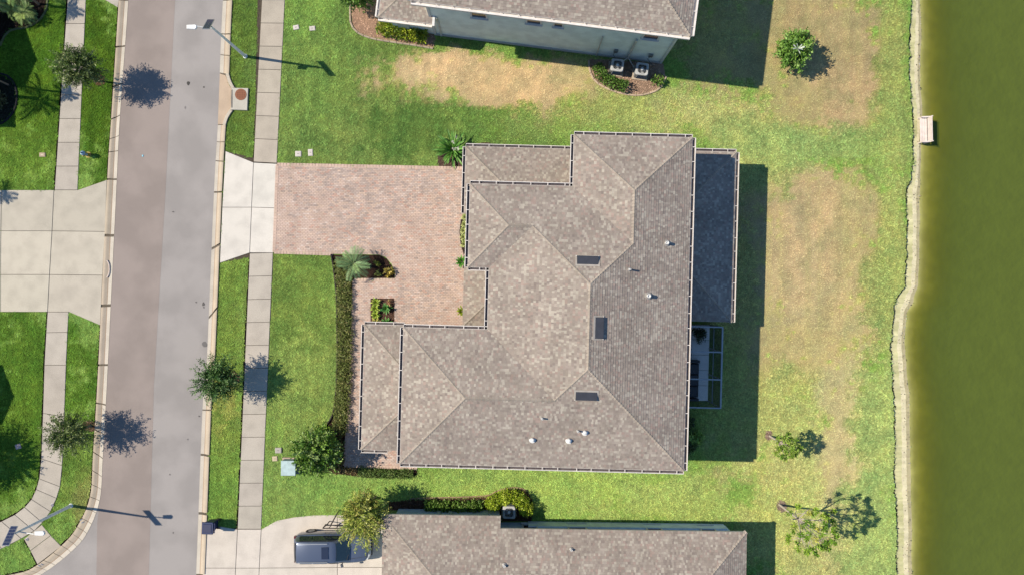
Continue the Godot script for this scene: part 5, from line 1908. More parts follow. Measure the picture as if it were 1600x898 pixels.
# ------------------------------------------------------------------ street furniture and small things
func street_lamp(label: String, px: float, py: float, arm: float) -> void:   # arm: how far the lantern reaches over the road, negative to the left
	var t := thing("street_lamp", label, "street lamp", P(px, py), 0.0, "solar street lamps")
	var grey := Color(0.78, 0.81, 0.8)
	var mb := MB.new()
	mb.lathe(Vector3.ZERO, [Vector2(0.14, -0.02), Vector2(0.14, 0.05), Vector2(0.105, 0.08)], 14, grey)
	var rows := [Vector3(0, 0, 0), Vector3(0, 2.6, 0), Vector3(0, 5.05, 0)]
	mb.tube(rows, [0.1, 0.08, 0.055], 14, grey)
	part("pole", mb, M.paint, t)
	mb = MB.new()
	mb.tube([Vector3(0, 4.72, 0), Vector3(arm * 0.35, 4.92, 0.0), Vector3(arm * 0.8, 5.0, 0.05 * signf(arm))], [0.035, 0.032, 0.03], 8, lit(226, 226, 224))
	part("arm", mb, M.white, t)
	mb = MB.new()
	var x := arm * 1.05
	mb.prism(PackedVector2Array([Vector2(x - 0.28, -0.11), Vector2(x + 0.2, -0.13), Vector2(x + 0.28, -0.06), Vector2(x + 0.28, 0.06), Vector2(x + 0.2, 0.13), Vector2(x - 0.28, 0.11)]), 4.96, 5.06, 0.03, lit(244, 244, 242))
	var lh := part("lantern", mb, M.white, t)
	mb = MB.new()
	mb.box(Vector3(x, 4.955, 0), Vector3(0.38, 0.012, 0.16), lit(220, 220, 210))
	part("lens", mb, M.white, lh)
	# the panel rises towards the lower side of the photo
	var z := Vector3(0.06, 0.78, 0.8).normalized()
	var bx := Vector3(1, 0, 0)
	var y := z.cross(bx).normalized()
	var bs := Basis(bx, y, z)
	var c := Vector3(0, 5.42, 0)
	mb = MB.new()
	mb.box(c, Vector3(0.4, 0.035, 1.14), lit(206, 208, 210), bs)
	mb.tube([Vector3(0, 5.0, 0), c], [0.04, 0.04], 8, lit(120, 122, 124))
	mb.box(c - y * 0.06, Vector3(0.2, 0.09, 0.5), lit(150, 152, 154), bs)
	var fr := part("solar_panel", mb, M.metal, t)
	for i in 6:
		for k in 2:
			var g := MB.new()
			g.box(c + y * 0.019 + bx * (k * 0.18 - 0.09) + z * (i * 0.182 - 0.455), Vector3(0.168, 0.008, 0.17), lit(50, 58, 84), bs)
			part("solar_cell", g, M.dark_glass, fr)

func ac_unit(label: String, at: Vector3, turn: float) -> Node3D:
	var t := thing("air_conditioner", label, "air conditioner", at, turn, "outdoor cooling units")
	var light := lit(206, 206, 204)
	var mb := MB.new()
	mb.prism(PackedVector2Array([Vector2(-0.48, -0.44), Vector2(0.48, -0.44), Vector2(0.48, 0.46), Vector2(-0.48, 0.46)]), 0.0, 0.09, 0.012, lit(206, 190, 168))
	part("pad", mb, M.concrete, t)
	var w := 0.38
	var rows := []
	for q in [[0.1, w], [0.74, w], [0.8, w + 0.015], [0.84, w - 0.02]]:
		var row := PackedVector3Array()
		for k in 4:
			for m in 4:
				var a := PI * 0.5 * k + PI * 0.5 * m / 3.0
				var cx: float = [1, -1, -1, 1][k] * (q[1] - 0.12)
				var cz: float = [1, 1, -1, -1][k] * (q[1] - 0.12)
				row.append(Vector3(cx + cos(a) * 0.12, q[0], cz + sin(a) * 0.12))
		row.reverse()
		rows.append(row)
	mb = MB.new()
	mb.skin(rows.slice(0, 2), lit(126, 128, 130))
	mb.skin(rows.slice(1, 4), light)
	var top: PackedVector3Array = rows[3]
	var ring := PackedVector3Array()   # round mouth of the fan in the square lid
	for k in 16:
		var d := Vector3(top[k].x, 0, top[k].z).normalized()
		ring.append(Vector3(d.x * 0.3, 0.835, d.z * 0.3))
	for k in 16:
		var k2 := (k + 1) % 16
		mb.upquad(top[k], top[k2], ring[k2], ring[k], light)
		mb.quad(ring[k], ring[k2], ring[k2] + Vector3(0, -0.3, 0), ring[k] + Vector3(0, -0.3, 0), lit(80, 82, 86))
	part("casing", mb, M.paint, t)
	for side in 4:
		for k in 7:
			pass
	var lv := MB.new()
	for k in 12:
		for s in 4:
			var b := Basis(Vector3.UP, PI * 0.5 * s)
			lv.box(b * Vector3(0, 0.16 + k * 0.047, w + 0.004), Vector3(0.54, 0.014, 0.012), lit(160, 162, 164), b)
	part("louvre", lv, M.paint, t, Vector3.ZERO, "stuff")
	mb = MB.new()
	for k in 5:
		var a := TAU * k / 5.0
		var d := Vector3(cos(a), 0, sin(a))
		var s := Vector3(-sin(a), 0, cos(a))
		mb.upquad(Vector3(0, 0.64, 0) + d * 0.06 - s * 0.05, Vector3(0, 0.66, 0) + d * 0.27 - s * 0.1, Vector3(0, 0.6, 0) + d * 0.27 + s * 0.09, Vector3(0, 0.62, 0) + d * 0.06 + s * 0.04, lit(150, 152, 156))
	part("fan", mb, M.metal, t)
	mb = MB.new()
	mb.lathe(Vector3(0, 0.7, 0), [Vector2(0.1, 0), Vector2(0.1, 0.11), Vector2(0.07, 0.145), Vector2(0.001, 0.15)], 14, lit(232, 232, 230))
	part("fan_hub", mb, M.white, t)
	mb = MB.new()
	for k in 12:
		var a := TAU * k / 12.0
		mb.bar(Vector3(cos(a) * 0.08, 0.85, sin(a) * 0.08), Vector3(cos(a) * 0.31, 0.845, sin(a) * 0.31), 0.008, 0.008, light)
	for q in [0.15, 0.2, 0.25, 0.3]:
		var pts := []
		for k in 21:
			pts.append(Vector3(cos(TAU * k / 20.0) * q, 0.852, sin(TAU * k / 20.0) * q))
		for k in 20:
			mb.bar(pts[k], pts[k + 1], 0.006, 0.006, light)
	part("fan_guard", mb, M.metal, t)
	return t

func utility_box(label: String, px: float, py: float, w: float, d: float, h: float, col: Color, turn: float, called := "valve_box") -> void:
	var t := thing(called, label, "utility box", P(px, py), turn, "valve box lids in the lawns" if called == "valve_box" else "")
	bare.append(poly([px - w / S * 0.55, py - d / S * 0.55, px + w / S * 0.55, py - d / S * 0.55, px + w / S * 0.55, py + d / S * 0.55, px - w / S * 0.55, py + d / S * 0.55]))
	var mb := MB.new()
	mb.prism(PackedVector2Array([Vector2(-w / 2, -d / 2), Vector2(w / 2, -d / 2), Vector2(w / 2, d / 2), Vector2(-w / 2, d / 2)]), -0.03, h, 0.012, col)
	part("frame", mb, M.concrete, t)
	mb = MB.new()
	mb.prism(PackedVector2Array([Vector2(-w * 0.41, -d * 0.41), Vector2(w * 0.41, -d * 0.41), Vector2(w * 0.41, d * 0.41), Vector2(-w * 0.41, d * 0.41)]), h - 0.02, h + 0.01, 0.006, Color(col.r * 0.92, col.g * 0.92, col.b * 0.92))
	var lid := part("lid", mb, M.concrete, t)
	mb = MB.new()
	mb.box(Vector3(0, h + 0.012, 0), Vector3(w * 0.3, 0.008, 0.03), lit(120, 116, 112))
	part("handle", mb, M.metal, lid)

func bin() -> void:
	var t := thing("recycling_bin", "dark blue wheeled bin standing at the kerb by the lower driveway", "bin", P(335, 816.5), -0.03)
	var blue := lit(24, 40, 92)
	var rows := []
	for q in [[0.06, 0.23, 0.25], [0.5, 0.26, 0.29], [0.98, 0.3, 0.34], [1.0, 0.33, 0.37]]:
		var row := PackedVector3Array()
		for p in [[1, 1], [-1, 1], [-1, -1], [1, -1]]:
			for m in 3:
				var a := atan2(p[1], p[0]) + (m - 1) * 0.5
				row.append(Vector3(p[0] * (q[1] - 0.05) + cos(a) * 0.05, q[0], p[1] * (q[2] - 0.05) + sin(a) * 0.05))
		row.reverse()
		rows.append(row)
	var mb := MB.new()
	mb.skin(rows, blue)
	part("body", mb, M.plastic, t)
	mb = MB.new()
	mb.prism(PackedVector2Array([Vector2(-0.36, -0.37), Vector2(0.3, -0.37), Vector2(0.35, -0.3), Vector2(0.35, 0.3), Vector2(0.3, 0.37), Vector2(-0.36, 0.37)]), 0.995, 1.06, 0.03, lit(24, 38, 86))
	mb.prism(PackedVector2Array([Vector2(-0.27, -0.27), Vector2(0.25, -0.27), Vector2(0.25, 0.27), Vector2(-0.27, 0.27)]), 1.05, 1.085, 0.025, lit(20, 32, 76))
	part("lid", mb, M.plastic, t)
	mb = MB.new()
	mb.tube([Vector3(0.4, 0.98, -0.3), Vector3(0.42, 0.99, 0), Vector3(0.4, 0.98, 0.3)], [0.022, 0.022, 0.022], 8, blue)
	for s in [-0.26, 0.26]:
		mb.bar(Vector3(0.3, 0.96, s), Vector3(0.41, 0.98, s), 0.04, 0.05, blue)
	part("handle", mb, M.plastic, t)
	for s in [-0.27, 0.27]:
		var w := MB.new()
		w.tube([Vector3(0.28, 0.12, s - 0.03), Vector3(0.28, 0.12, s + 0.03)], [0.12, 0.12], 16, Color(0.02, 0.02, 0.02))
		part("wheel", w, M.rubber, t)

func hydrant() -> void:
	var t := thing("fire_hydrant", "fire hydrant with pale blue top in the left grass strip", "fire hydrant", P(137.5, 242))
	var body := lit(196, 170, 84)
	var top := lit(170, 206, 226)
	var mb := MB.new()
	mb.lathe(Vector3.ZERO, [Vector2(0.19, -0.02), Vector2(0.19, 0.05), Vector2(0.12, 0.06), Vector2(0.115, 0.5), Vector2(0.15, 0.51), Vector2(0.15, 0.55), Vector2(0.115, 0.56)], 16, body)
	part("barrel", mb, M.paint, t)
	mb = MB.new()
	mb.lathe(Vector3.ZERO, [Vector2(0.15, 0.56), Vector2(0.15, 0.6), Vector2(0.135, 0.66), Vector2(0.09, 0.73), Vector2(0.05, 0.75)], 16, top)
	part("bonnet", mb, M.paint, t)
	mb = MB.new()
	mb.lathe(Vector3.ZERO, [Vector2(0.05, 0.75), Vector2(0.05, 0.8), Vector2(0.001, 0.81)], 5, lit(40, 60, 100))
	part("nut", mb, M.paint, t)
	for a in [0.4, 2.0, 3.54]:
		var d := Vector3(cos(a), 0, sin(a))
		var c := MB.new()
		c.tube([Vector3(0, 0.44, 0) + d * 0.09, Vector3(0, 0.44, 0) + d * 0.17, Vector3(0, 0.44, 0) + d * 0.2], [0.065, 0.065, 0.055], 10, top if a != 2.0 else body)
		part("cap", c, M.paint, t)

func drain() -> void:   # storm drain inlet in the right kerb
	var t := thing("storm_drain", "concrete storm drain with round rusty cover set into the right kerb", "storm drain", P(368, 154))
	var con := lit(216, 204, 186)
	var o := P(368, 154)
	var mb := MB.new()
	mb.prism(poly([362.5, 138, 388.5, 138.5, 387, 173, 361, 172]), -0.05, 0.13, 0.02, lit(206, 200, 188))
	part("top_slab", mb, M.concrete, t, o)
	mb = MB.new()
	mb.flat(poly([343, 115, 352, 118, 358, 134, 362, 140, 361.5, 170, 357, 175, 349, 194, 340, 194.5]), 0.016, lit(206, 184, 160))
	part("throat", mb, M.concrete, t, o)
	for w in [[353, 116, 356.5, 128, 361.5, 138, 364.5, 141], [361, 170, 358, 173, 352, 183, 348, 195]]:
		var line := smooth(w, 5)
		var s := MB.new()
		for i in line.size() - 1:
			var d := (line[i + 1] - line[i]).normalized()
			var nn := Vector2(d.y, -d.x) * 0.1
			s.prism(PackedVector2Array([line[i], line[i + 1], line[i + 1] + nn * 2.0, line[i] + nn * 2.0]), 0.0, 0.115, 0.015, con)
		part("wing_kerb", s, M.concrete, t, o)
	mb = MB.new()
	for q in [363, 364.5]:
		mb.tube([P(q - 1.0, 141) + Vector3(0, 0.14, 0), P(q - 1.0, 169) + Vector3(0, 0.14, 0)], [0.012, 0.012], 6, lit(130, 120, 112))
	part("bar", mb, M.metal, t, o)
	mb = MB.new()
	mb.lathe(P(377, 148.5), [Vector2(0.36, 0.11), Vector2(0.36, 0.142), Vector2(0.335, 0.15), Vector2(0.33, 0.143), Vector2(0.001, 0.146)], 28, lit(158, 108, 84))
	for i in 5:
		for k in 5:
			if (i - 2) * (i - 2) + (k - 2) * (k - 2) < 7:
				mb.box(P(377, 148.5) + Vector3((i - 2) * 0.11, 0.15, (k - 2) * 0.11), Vector3(0.06, 0.012, 0.06), lit(140, 94, 74))
	part("manhole_cover", mb, M.rust, t, o)
	bare.append(poly([352, 115, 362, 136, 390, 136, 389, 175, 360, 175, 350, 196, 340, 196, 343, 114]))

func bench() -> void:
	var t := thing("bench", "pale concrete bench at the water's edge of the pond facing the lawn", "bench", P(1438, 205.5, -0.4) , 0.02)
	bare.append(poly([1430, 180, 1450, 180, 1450, 230, 1430, 230]))
	var con := lit(236, 222, 214, 1.1)
	for i in 3:
		var s := MB.new()
		s.prism(PackedVector2Array([Vector2(-0.24 + i * 0.15, -0.75), Vector2(-0.1 + i * 0.15, -0.75), Vector2(-0.1 + i * 0.15, 0.75), Vector2(-0.24 + i * 0.15, 0.75)]), 0.42, 0.47, 0.012, shade(con, 0.04))
		part("seat_slat", s, M.paint, t)
	for i in 3:
		var s := MB.new()
		s.bar(Vector3(0.21 + i * 0.025, 0.58 + i * 0.13, -0.75), Vector3(0.21 + i * 0.025, 0.58 + i * 0.13, 0.75), 0.04, 0.115, shade(con, 0.04))
		part("back_slat", s, M.paint, t)
	for s in [-0.77, 0.77]:
		var f := MB.new()
		f.bar(Vector3(-0.2, 0, s), Vector3(-0.2, 0.66, s), 0.06, 0.06, con)
		f.bar(Vector3(0.2, 0, s), Vector3(0.3, 0.9, s), 0.06, 0.06, con)
		f.bar(Vector3(-0.24, 0.66, s), Vector3(0.26, 0.68, s), 0.07, 0.05, con)
		f.bar(Vector3(-0.2, 0.4, s), Vector3(0.22, 0.4, s), 0.05, 0.05, con)
		part("armrest", f, M.paint, t)

func basket_frame() -> void:   # black steel frame of a portable hoop, lying low beside the car
	var o := P(522, 816)
	var t := thing("hoop_stand", "black steel frame standing on the driveway beside the parked car", "stand", o)
	var blk := Color(0.012, 0.011, 0.011)
	var mb := MB.new()
	var h := 0.75
	mb.bar(P(504, 825, h), P(509, 820.5, h + 0.1), 0.05, 0.05, blk)
	mb.bar(P(509, 820.5, h + 0.1), P(545, 820, h + 0.1), 0.05, 0.05, blk)
	mb.bar(P(504, 825, h), P(541, 825, h), 0.05, 0.05, blk)
	for q in [[513, 518], [525, 529], [537, 541]]:
		mb.bar(P(q[0], 825, h), P(q[1], 820, h + 0.1), 0.045, 0.045, blk)
	part("frame", mb, M.paint, t, o)
	mb = MB.new()
	mb.bar(P(516, 821, h + 0.05), P(527, 801, 0.5), 0.07, 0.07, blk)
	part("bar", mb, M.paint, t, o)
	for q in [[504, 825], [541, 825], [510, 820], [545, 820], [527, 801]]:
		mb = MB.new()
		var p := P(q[0], q[1], h if q[1] > 805 else 0.5)
		mb.bar(p, Vector3(p.x, 0.03, p.z), 0.045, 0.045, blk)
		part("leg", mb, M.paint, t, o)

# ------------------------------------------------------------------ the parked car; x forward, y up, z to its right
func loft(mb: MB, secs: Array, col: Color) -> void:   # secs: [x, [[half width, height], ...] from the sill up to the middle]
	var rows := []
	for s in secs:
		var row := PackedVector3Array()
		var n: int = s[1].size()
		for i in n:
			row.append(Vector3(s[0], s[1][i][1], s[1][i][0]))
		for i in range(n - 2, -1, -1):
			row.append(Vector3(s[0], s[1][i][1], -s[1][i][0]))
		rows.append(row)
	mb.skin(rows, col, false)

func car() -> void:
	var o := P(524.5, 848.5)
	var t := thing("parked_car", "steel blue grey estate car parked nose to the garage of the lower house", "car", o, 0.012)
	var paint := lit(120, 128, 148, 0.8)
	var black := Color(0.015, 0.015, 0.017)
	var L := [
		[-2.36, 0.30, 0.62, 0.60, 0.86], [-2.30, 0.24, 0.78, 0.76, 0.98], [-2.05, 0.22, 0.86, 0.88, 1.02], [-1.4, 0.2, 0.885, 0.92, 1.02], [-0.4, 0.2, 0.89, 0.925, 1.0], [0.6, 0.2, 0.885, 0.92, 1.0], [1.05, 0.2, 0.88, 0.915, 1.0], [1.5, 0.22, 0.86, 0.9, 0.97], [1.95, 0.24, 0.8, 0.85, 0.92], [2.2, 0.28, 0.68, 0.71, 0.84], [2.34, 0.34, 0.5, 0.48, 0.7]]
	var secs := []
	for s in L:
		var w: float = s[3]
		var b: float = s[1]
		var h: float = s[4]
		secs.append([s[0], [[w * 0.9, b], [w * 0.98, b + 0.12], [w, lerpf(b, h, 0.55)], [w * 0.985, h - 0.12], [w * 0.93, h - 0.03], [w * 0.8, h + 0.01], [w * 0.4, h + 0.05], [0.0, h + 0.06]]])
	var mb := MB.new()
	loft(mb, secs, paint)
	for e in [secs[0], secs[-1]]:
		var n: int = e[1].size()
		for i in n - 1:
			mb.quad(Vector3(e[0], e[1][i][1], e[1][i][0]), Vector3(e[0], e[1][i + 1][1], e[1][i + 1][0]), Vector3(e[0], e[1][i + 1][1], -e[1][i + 1][0]), Vector3(e[0], e[1][i][1], -e[1][i][0]), paint)
	var body := part("body", mb, M.car, t)
	# the cabin
	var C := [[-2.24, 0.70, 0.66, 1.08], [-2.12, 0.78, 0.64, 1.45], [-1.95, 0.8, 0.63, 1.6], [-1.2, 0.82, 0.635, 1.655], [-0.4, 0.82, 0.635, 1.66], [0.1, 0.82, 0.62, 1.62], [0.32, 0.815, 0.60, 1.555], [0.72, 0.80, 0.66, 1.3], [1.12, 0.78, 0.70, 1.05]]
	var cs := []
	for s in C:
		var h: float = s[3]
		var lw: float = s[1]
		var tw: float = s[2]
		cs.append([s[0], [[lw + 0.03, 0.96], [lw, 1.0], [lerpf(lw, tw, clampf((h - 0.1 - 1.0) / 0.6, 0.0, 1.0)), maxf(1.0, h - 0.1)], [tw, maxf(1.01, h - 0.03)], [tw * 0.75, h + 0.005], [0.0, h + 0.025]]])
	mb = MB.new()
	loft(mb, cs, paint)
	part("cabin", mb, M.car, t)
	# glass, a little outside the cabin skin
	var glass := lit(30, 40, 50)
	mb = MB.new()
	var ws := []
	for q in [[0.37, 0.535, 1.545], [0.55, 0.565, 1.43], [0.8, 0.6, 1.27], [1.08, 0.66, 1.095]]:
		var row := PackedVector3Array()
		for k in 7:
			var f := (k - 3) / 3.0
			row.append(Vector3(q[0] + 0.05 - 0.06 * f * f, q[2] + 0.035 - 0.03 * f * f, -q[1] * f))
		ws.append(row)
	mb.skin(ws, lit(40, 56, 66), false)
	part("windscreen", mb, M.dark_glass, t)
	mb = MB.new()
	var rw := []
	for q in [[-2.262, 0.6, 1.12], [-2.15, 0.57, 1.44], [-2.05, 0.55, 1.53]]:
		var row := PackedVector3Array()
		for k in 7:
			var f := (k - 3) / 3.0
			row.append(Vector3(q[0] - 0.03 + 0.02 * f * f, q[2] + 0.01, -q[1] * f))
		rw.append(row)
	mb.skin(rw, glass, false)
	part("rear_window", mb, M.dark_glass, t)
	for s in [-1.0, 1.0]:
		for q in [[-1.95, -1.12], [-1.06, -0.2], [-0.14, 0.62]]:
			mb = MB.new()
			var xa: float = q[0]
			var xb: float = q[1]
			var cut := 0.36 if xb > 0.5 else 0.0
			mb.quad(Vector3(xa, 1.04, s * 0.835), Vector3(xb, 1.04, s * 0.835), Vector3(xb - cut, 1.5, s * 0.708), Vector3(xa + (0.12 if xa < -1.5 else 0.0), 1.52, s * 0.70), glass)
			part("side_window", mb, M.dark_glass, t)
		mb = MB.new()
		mb.bar(Vector3(-1.9, 1.665, s * 0.56), Vector3(-0.1, 1.69, s * 0.56), 0.035, 0.035, lit(200, 204, 208))
		part("roof_rail", mb, M.metal, t)
		mb = MB.new()
		mb.box(Vector3(0.62, 1.06, s * 0.99), Vector3(0.12, 0.14, 0.2), lit(70, 76, 86), Basis(Vector3.UP, s * 0.3))
		mb.bar(Vector3(0.66, 1.02, s * 0.84), Vector3(0.63, 1.05, s * 0.94), 0.06, 0.04, black)
		part("mirror", mb, M.plastic, t)
		mb = MB.new()
		mb.prism(PackedVector2Array([Vector2(1.92, s * 0.5), Vector2(2.24, s * 0.36), Vector2(2.29, s * 0.44), Vector2(2.16, s * 0.72), Vector2(1.9, s * 0.78)]), 0.72, 0.86, 0.03, lit(220, 224, 226))
		part("headlight", mb, M.dark_glass, t)
		mb = MB.new()
		mb.box(Vector3(-2.25, 0.88, s * 0.72), Vector3(0.14, 0.2, 0.16), lit(96, 30, 28))
		part("tail_light", mb, M.dark_glass, t)
		for x in [-1.42, 1.42]:
			mb = MB.new()
			mb.tube([Vector3(x, 0.34, s * 0.72), Vector3(x, 0.34, s * 0.925)], [0.34, 0.34], 24, black)
			var w := part("wheel", mb, M.rubber, t)
			mb = MB.new()
			mb.tube([Vector3(x, 0.34, s * 0.9), Vector3(x, 0.34, s * 0.935)], [0.22, 0.2], 20, lit(150, 154, 158))
			part("rim", mb, M.metal, w)
		for x in [-0.17, 0.65]:
			mb = MB.new()
			mb.box(Vector3(x - 0.35, 0.86, s * 0.925), Vector3(0.16, 0.03, 0.03), paint)
			part("handle", mb, M.car, t)
	mb = MB.new()
	mb.prism(PackedVector2Array([Vector2(-0.46, -0.36), Vector2(-0.04, -0.36), Vector2(-0.04, 0.36), Vector2(-0.46, 0.36)]), 1.6, 1.688, 0.006, lit(44, 52, 68))
	part("sunroof", mb, M.dark_glass, t)
	mb = MB.new()
	mb.box(Vector3(2.3, 0.5, 0), Vector3(0.14, 0.2, 1.1), black)
	part("grille", mb, M.plastic, t)
	mb = MB.new()
	for s in [-1.0, 1.0]:
		mb.bar(Vector3(1.1, 1.055, s * 0.6), Vector3(2.1, 0.935, s * 0.5), 0.012, 0.008, Color(0.02, 0.022, 0.025))
	part("hood_seam", mb, M.plastic, t)
	mb = MB.new()
	mb.box(Vector3(-2.36, 0.5, 0), Vector3(0.12, 0.22, 1.3), lit(110, 120, 142))
	part("bumper", mb, M.plastic, t)
	# wipers and things on the dashboard behind the glass
	mb = MB.new()
	mb.bar(Vector3(1.1, 1.12, -0.5), Vector3(0.95, 1.23, 0.1), 0.02, 0.02, black)
	mb.bar(Vector3(1.1, 1.12, 0.1), Vector3(0.95, 1.23, 0.6), 0.02, 0.02, black)
	part("wiper", mb, M.plastic, t)

func small_things() -> void:
	street_lamp("solar street lamp in the right grass strip near the storm drain", 383, 88, -1.04)
	street_lamp("solar street lamp on the grass corner at the lower left bend", 110.5, 789.5, 1.3)
	ac_unit("grey cooling unit, left of the two under the wall of the top house", P(962, 108), -0.12)
	ac_unit("grey cooling unit, right of the two under the wall of the top house", P(1000, 114), -0.12)
	ac_unit("grey cooling unit inside the round clipped hedge of the lower house", P(795.5, 794), -0.02)
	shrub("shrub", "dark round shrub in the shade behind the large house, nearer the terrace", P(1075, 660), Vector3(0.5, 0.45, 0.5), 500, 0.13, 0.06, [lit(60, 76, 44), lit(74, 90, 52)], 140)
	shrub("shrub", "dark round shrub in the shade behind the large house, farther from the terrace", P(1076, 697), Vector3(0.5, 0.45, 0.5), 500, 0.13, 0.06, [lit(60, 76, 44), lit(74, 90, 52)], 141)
	var pale := lit(232, 224, 216)
	utility_box("pale square valve box lid left of its pair, nearest the top edge", 462.5, 43, 0.36, 0.28, 0.06, pale, 0.2)
	utility_box("pale square valve box lid right of its pair, nearest the top edge", 488, 44.5, 0.36, 0.28, 0.06, pale, 0.1)
	utility_box("pale valve box lid just above the paver driveway, left of its pair", 466, 240.5, 0.38, 0.34, 0.06, pale, 0.0)
	utility_box("pale upright valve box lid just above the paver driveway, right of its pair", 485, 238.5, 0.3, 0.42, 0.06, pale, 0.05)
	utility_box("tan valve box lid on the left lawn near the fire hydrant", 66, 242, 0.38, 0.26, 0.06, lit(206, 186, 160), 0.0)
	utility_box("pinkish valve box lid in the tree shadow on the lower left lawn", 28, 697, 0.34, 0.3, 0.06, lit(226, 200, 196), 0.3)
	utility_box("grey valve box lid above the pale blue cabinet", 435, 703, 0.4, 0.34, 0.09, lit(196, 190, 180), 0.0)
	utility_box("cream valve box lid left of the pale blue cabinet", 429.5, 716, 0.32, 0.3, 0.07, lit(224, 206, 176), 0.05)
	# transformer
	var at := P(455.5, 727)
	var t := thing("transformer", "pale blue grey electrical cabinet on the lawn beside the glossy green tree", "electrical cabinet", at)
	var mb := MB.new()
	mb.prism(PackedVector2Array([Vector2(-0.56, -0.52), Vector2(0.5, -0.52), Vector2(0.5, 0.5), Vector2(-0.56, 0.5)]), 0.0, 0.1, 0.015, lit(196, 176, 160))
	part("pad", mb, M.concrete, t)
	mb = MB.new()
	mb.prism(PackedVector2Array([Vector2(-0.42, -0.44), Vector2(0.42, -0.44), Vector2(0.42, 0.42), Vector2(-0.42, 0.42)]), 0.1, 0.66, 0.0, lit(150, 178, 180))
	part("cabinet", mb, M.paint, t)
	mb = MB.new()
	mb.prism(PackedVector2Array([Vector2(-0.45, -0.47), Vector2(0.45, -0.47), Vector2(0.45, 0.45), Vector2(-0.45, 0.45)]), 0.655, 0.72, 0.02, lit(192, 216, 218))
	part("lid", mb, M.paint, t)
	mb = MB.new()
	mb.box(Vector3(-0.43, 0.4, 0.1), Vector3(0.03, 0.12, 0.06), lit(110, 118, 120))
	part("handle", mb, M.metal, t)
	bare.append(poly([441, 713, 469, 713, 469, 741, 441, 741]))
	bin()
	hydrant()
	drain()
	bench()
	basket_frame()
	car()
	# raised marker on the road, round plates in the left sidewalk
	mb = MB.new()
	mb.prism(PackedVector2Array([Vector2(-0.05, -0.06), Vector2(0.05, -0.06), Vector2(0.05, 0.06), Vector2(-0.05, 0.06)]), 0.0, 0.035, 0.015, lit(110, 190, 214))
	var o := part("road_marker", mb, M.plastic, self)
	o.position = P(222.5, 243.5)
	tag(o, "small blue raised marker in the middle of the left lane", "road marker")
	for q in [[81.5, 788.5, "dark round plate in the sidewalk near the foot of the lower left street lamp"], [42.5, 842, "dark round plate at the corner of the kerb ramp in the lower left"]]:
		mb = MB.new()
		mb.lathe(Vector3.ZERO, [Vector2(0.1, 0.03), Vector2(0.1, 0.046), Vector2(0.085, 0.05), Vector2(0.001, 0.048)], 18, lit(120, 120, 130))
		o = part("round_plate", mb, M.metal, self)
		o.position = P(q[0], q[1])
		tag(o, q[2], "cover plate", "round plates in the sidewalk")
	# hose end lying in the left gutter
	mb = MB.new()
	var pts := []
	var rad := []
	for i in 13:
		var a := -1.25 + 2.5 * i / 12.0
		pts.append(P(165.5 + cos(a) * 5.5, 420 + sin(a) * 14.0) + Vector3(0, 0.07, 0))
		rad.append(0.028)
	mb.tube(pts, rad, 7, lit(226, 208, 200))
	o = part("hose", mb, M.plastic, self, P(171, 420))
	o.position = P(171, 420)
	tag(o, "short pale curved hose lying in the gutter before the left concrete drive", "hose")
	# faded blue paint marks on the kerb of the bend
	for q in [[127, 811, 0.6], [129.5, 815, 0.6], [62, 882.5, -0.5], [66, 880.5, -0.5]]:
		mb = MB.new()
		mb.box(Vector3.ZERO, Vector3(0.16, 0.006, 0.05), lit(136, 146, 166), Basis(Vector3.UP, q[2]))
		o = part("kerb_mark", mb, M.paint, self, Vector3.ZERO, "structure")
		o.position = P(q[0], q[1]) + Vector3(0, 0.1085, 0)
	# pale stones on the beach
	var st := [[1436, 45, 0.2], [1440, 53, 0.14], [1432, 60, 0.12], [1437, 66, 0.16], [1441, 97, 0.13], [1424, 92, 0.1], [1429, 130, 0.12], [1433, 260, 0.2], [1428, 255, 0.1], [1425, 388, 0.14], [1431, 384, 0.1], [1422, 436, 0.16], [1428, 446, 0.12], [1421, 462, 0.16], [1412, 465, 0.15], [1425, 466, 0.15], [1407, 554, 0.1]]
	var where := ["largest stone near the top end of the beach", "stone by the water near the top end of the beach", "small stone by the bank near the top end of the beach", "lower stone of the group near the top end of the beach", "single white stone at the water above the bench", "small stone against the bank above the bench", "stone half way between the top stones and the bench", "large stone on the beach below the bench", "small stone beside the large one below the bench", "stone by the bank half way down the beach", "stone by the water half way down the beach", "upper stone where the beach bends left", "stone by the water where the beach bends left", "stone in the middle of the beach at the bend", "stone against the bank at the bend", "stone nearest the water at the bend", "small stone on the narrow beach below the bend"]
	for i in st.size():
		var r := RandomNumberGenerator.new()
		r.seed = 900 + i
		var rows := []
		for j in 5:
			var lat := -PI * 0.5 + PI * (j + 0.25) / 4.5
			var row := PackedVector3Array()
			for k in 8:
				var f: float = st[i][2] * r.randf_range(0.8, 1.15)
				row.append(Vector3(cos(TAU * k / 8.0) * cos(lat) * f, sin(lat) * st[i][2] * 0.6, -sin(TAU * k / 8.0) * cos(lat) * f * 0.75))
			rows.append(row)
		mb = MB.new()
		mb.skin(rows, shade(lit(226, 220, 204), 0.1))
		var tp: PackedVector3Array = rows[4]
		for k in 8:
			mb.uptri(tp[k], tp[(k + 1) % 8], Vector3(0, st[i][2] * 0.6, 0), lit(226, 220, 204))
		o = part("stone", mb, M.sand, self)
		o.position = Vector3(0, -0.36, 0) + P(st[i][0], st[i][1])
		o.rotation.y = r.randf() * TAU
		tag(o, "pale " + where[i], "stone", "stones on the beach")

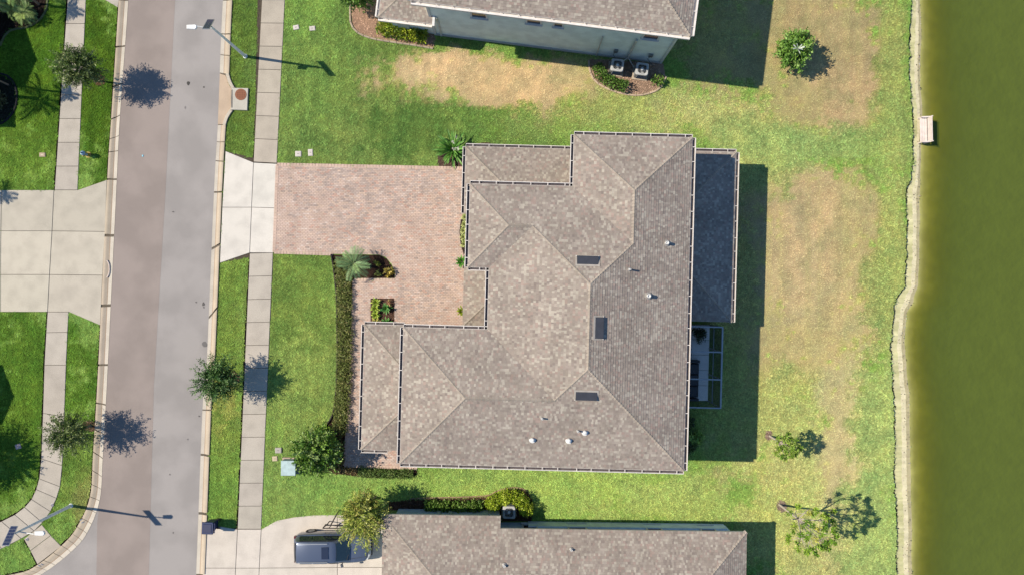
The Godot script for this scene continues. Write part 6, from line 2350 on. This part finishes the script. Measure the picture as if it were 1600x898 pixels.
# ------------------------------------------------------------------ scene
func _ready() -> void:
	rng.seed = 5
	wob.seed = 2
	wob.frequency = 0.16
	wob.fractal_octaves = 3
	wob2.seed = 7
	wob2.frequency = 0.5
	wob2.fractal_octaves = 4
	grizzle.seed = 4
	grizzle.frequency = 1.1
	var cam := Camera3D.new()
	cam.name = "camera"
	add_child(cam)
	cam.position = Vector3(0, H, 0)
	cam.rotation = Vector3(-PI / 2, 0, 0)
	cam.fov = rad_to_deg(2.0 * atan(449.0 * S / H))
	cam.far = 3000.0
	cam.current = true
	var env := Environment.new()
	env.background_mode = Environment.BG_SKY
	var sky := Sky.new()
	var sm := ProceduralSkyMaterial.new()
	sm.sky_top_color = Color(0.3, 0.43, 0.6)
	sm.sky_horizon_color = Color(0.68, 0.735, 0.75)
	sm.sky_curve = 0.12
	sm.ground_bottom_color = Color(0.25, 0.28, 0.2)
	sm.ground_horizon_color = Color(0.5, 0.55, 0.55)
	sm.sun_angle_max = 12.0
	sky.sky_material = sm
	env.sky = sky
	env.background_energy_multiplier = 1.15
	env.tonemap_mode = Environment.TONE_MAPPER_LINEAR
	env.tonemap_exposure = 1.78
	env.sdfgi_enabled = true
	env.ssao_enabled = true
	env.ssil_enabled = true
	var we := WorldEnvironment.new()
	we.name = "environment"
	we.environment = env
	add_child(we)
	var sun := DirectionalLight3D.new()
	sun.name = "sun"
	add_child(sun)
	sun.light_energy = 1.5
	sun.light_color = Color(1.0, 0.955, 0.88)
	sun.light_angular_distance = 0.5
	sun.shadow_enabled = true
	sun.look_at_from_position(Vector3.ZERO, Vector3(0.938, -1.0, 0.142), Vector3.UP)
	materials()
	lawn_field()
	land()
	street()
	paths()
	paving()
	big_house()
	upper_house()
	lower_house()
	side_houses()
	greenery()
	small_things()
	for g in [[735, 235, 900, 235, 900, 218, 1075, 222, 1075, 245, 1110, 250, 1105, 630, 1065, 630, 1060, 725, 635, 710, 635, 690, 585, 690, 590, 520, 722, 520, 722, 500, 745, 480]]:
		bare.append(poly(g))
	bare.append(poly([600, -60, 676, 48, 1034, 99, 1052, -60]))
	bare.append(poly([613, 797, 780, 797, 782, 815, 1136, 826, 1136, 960, 613, 960]))
	grass()
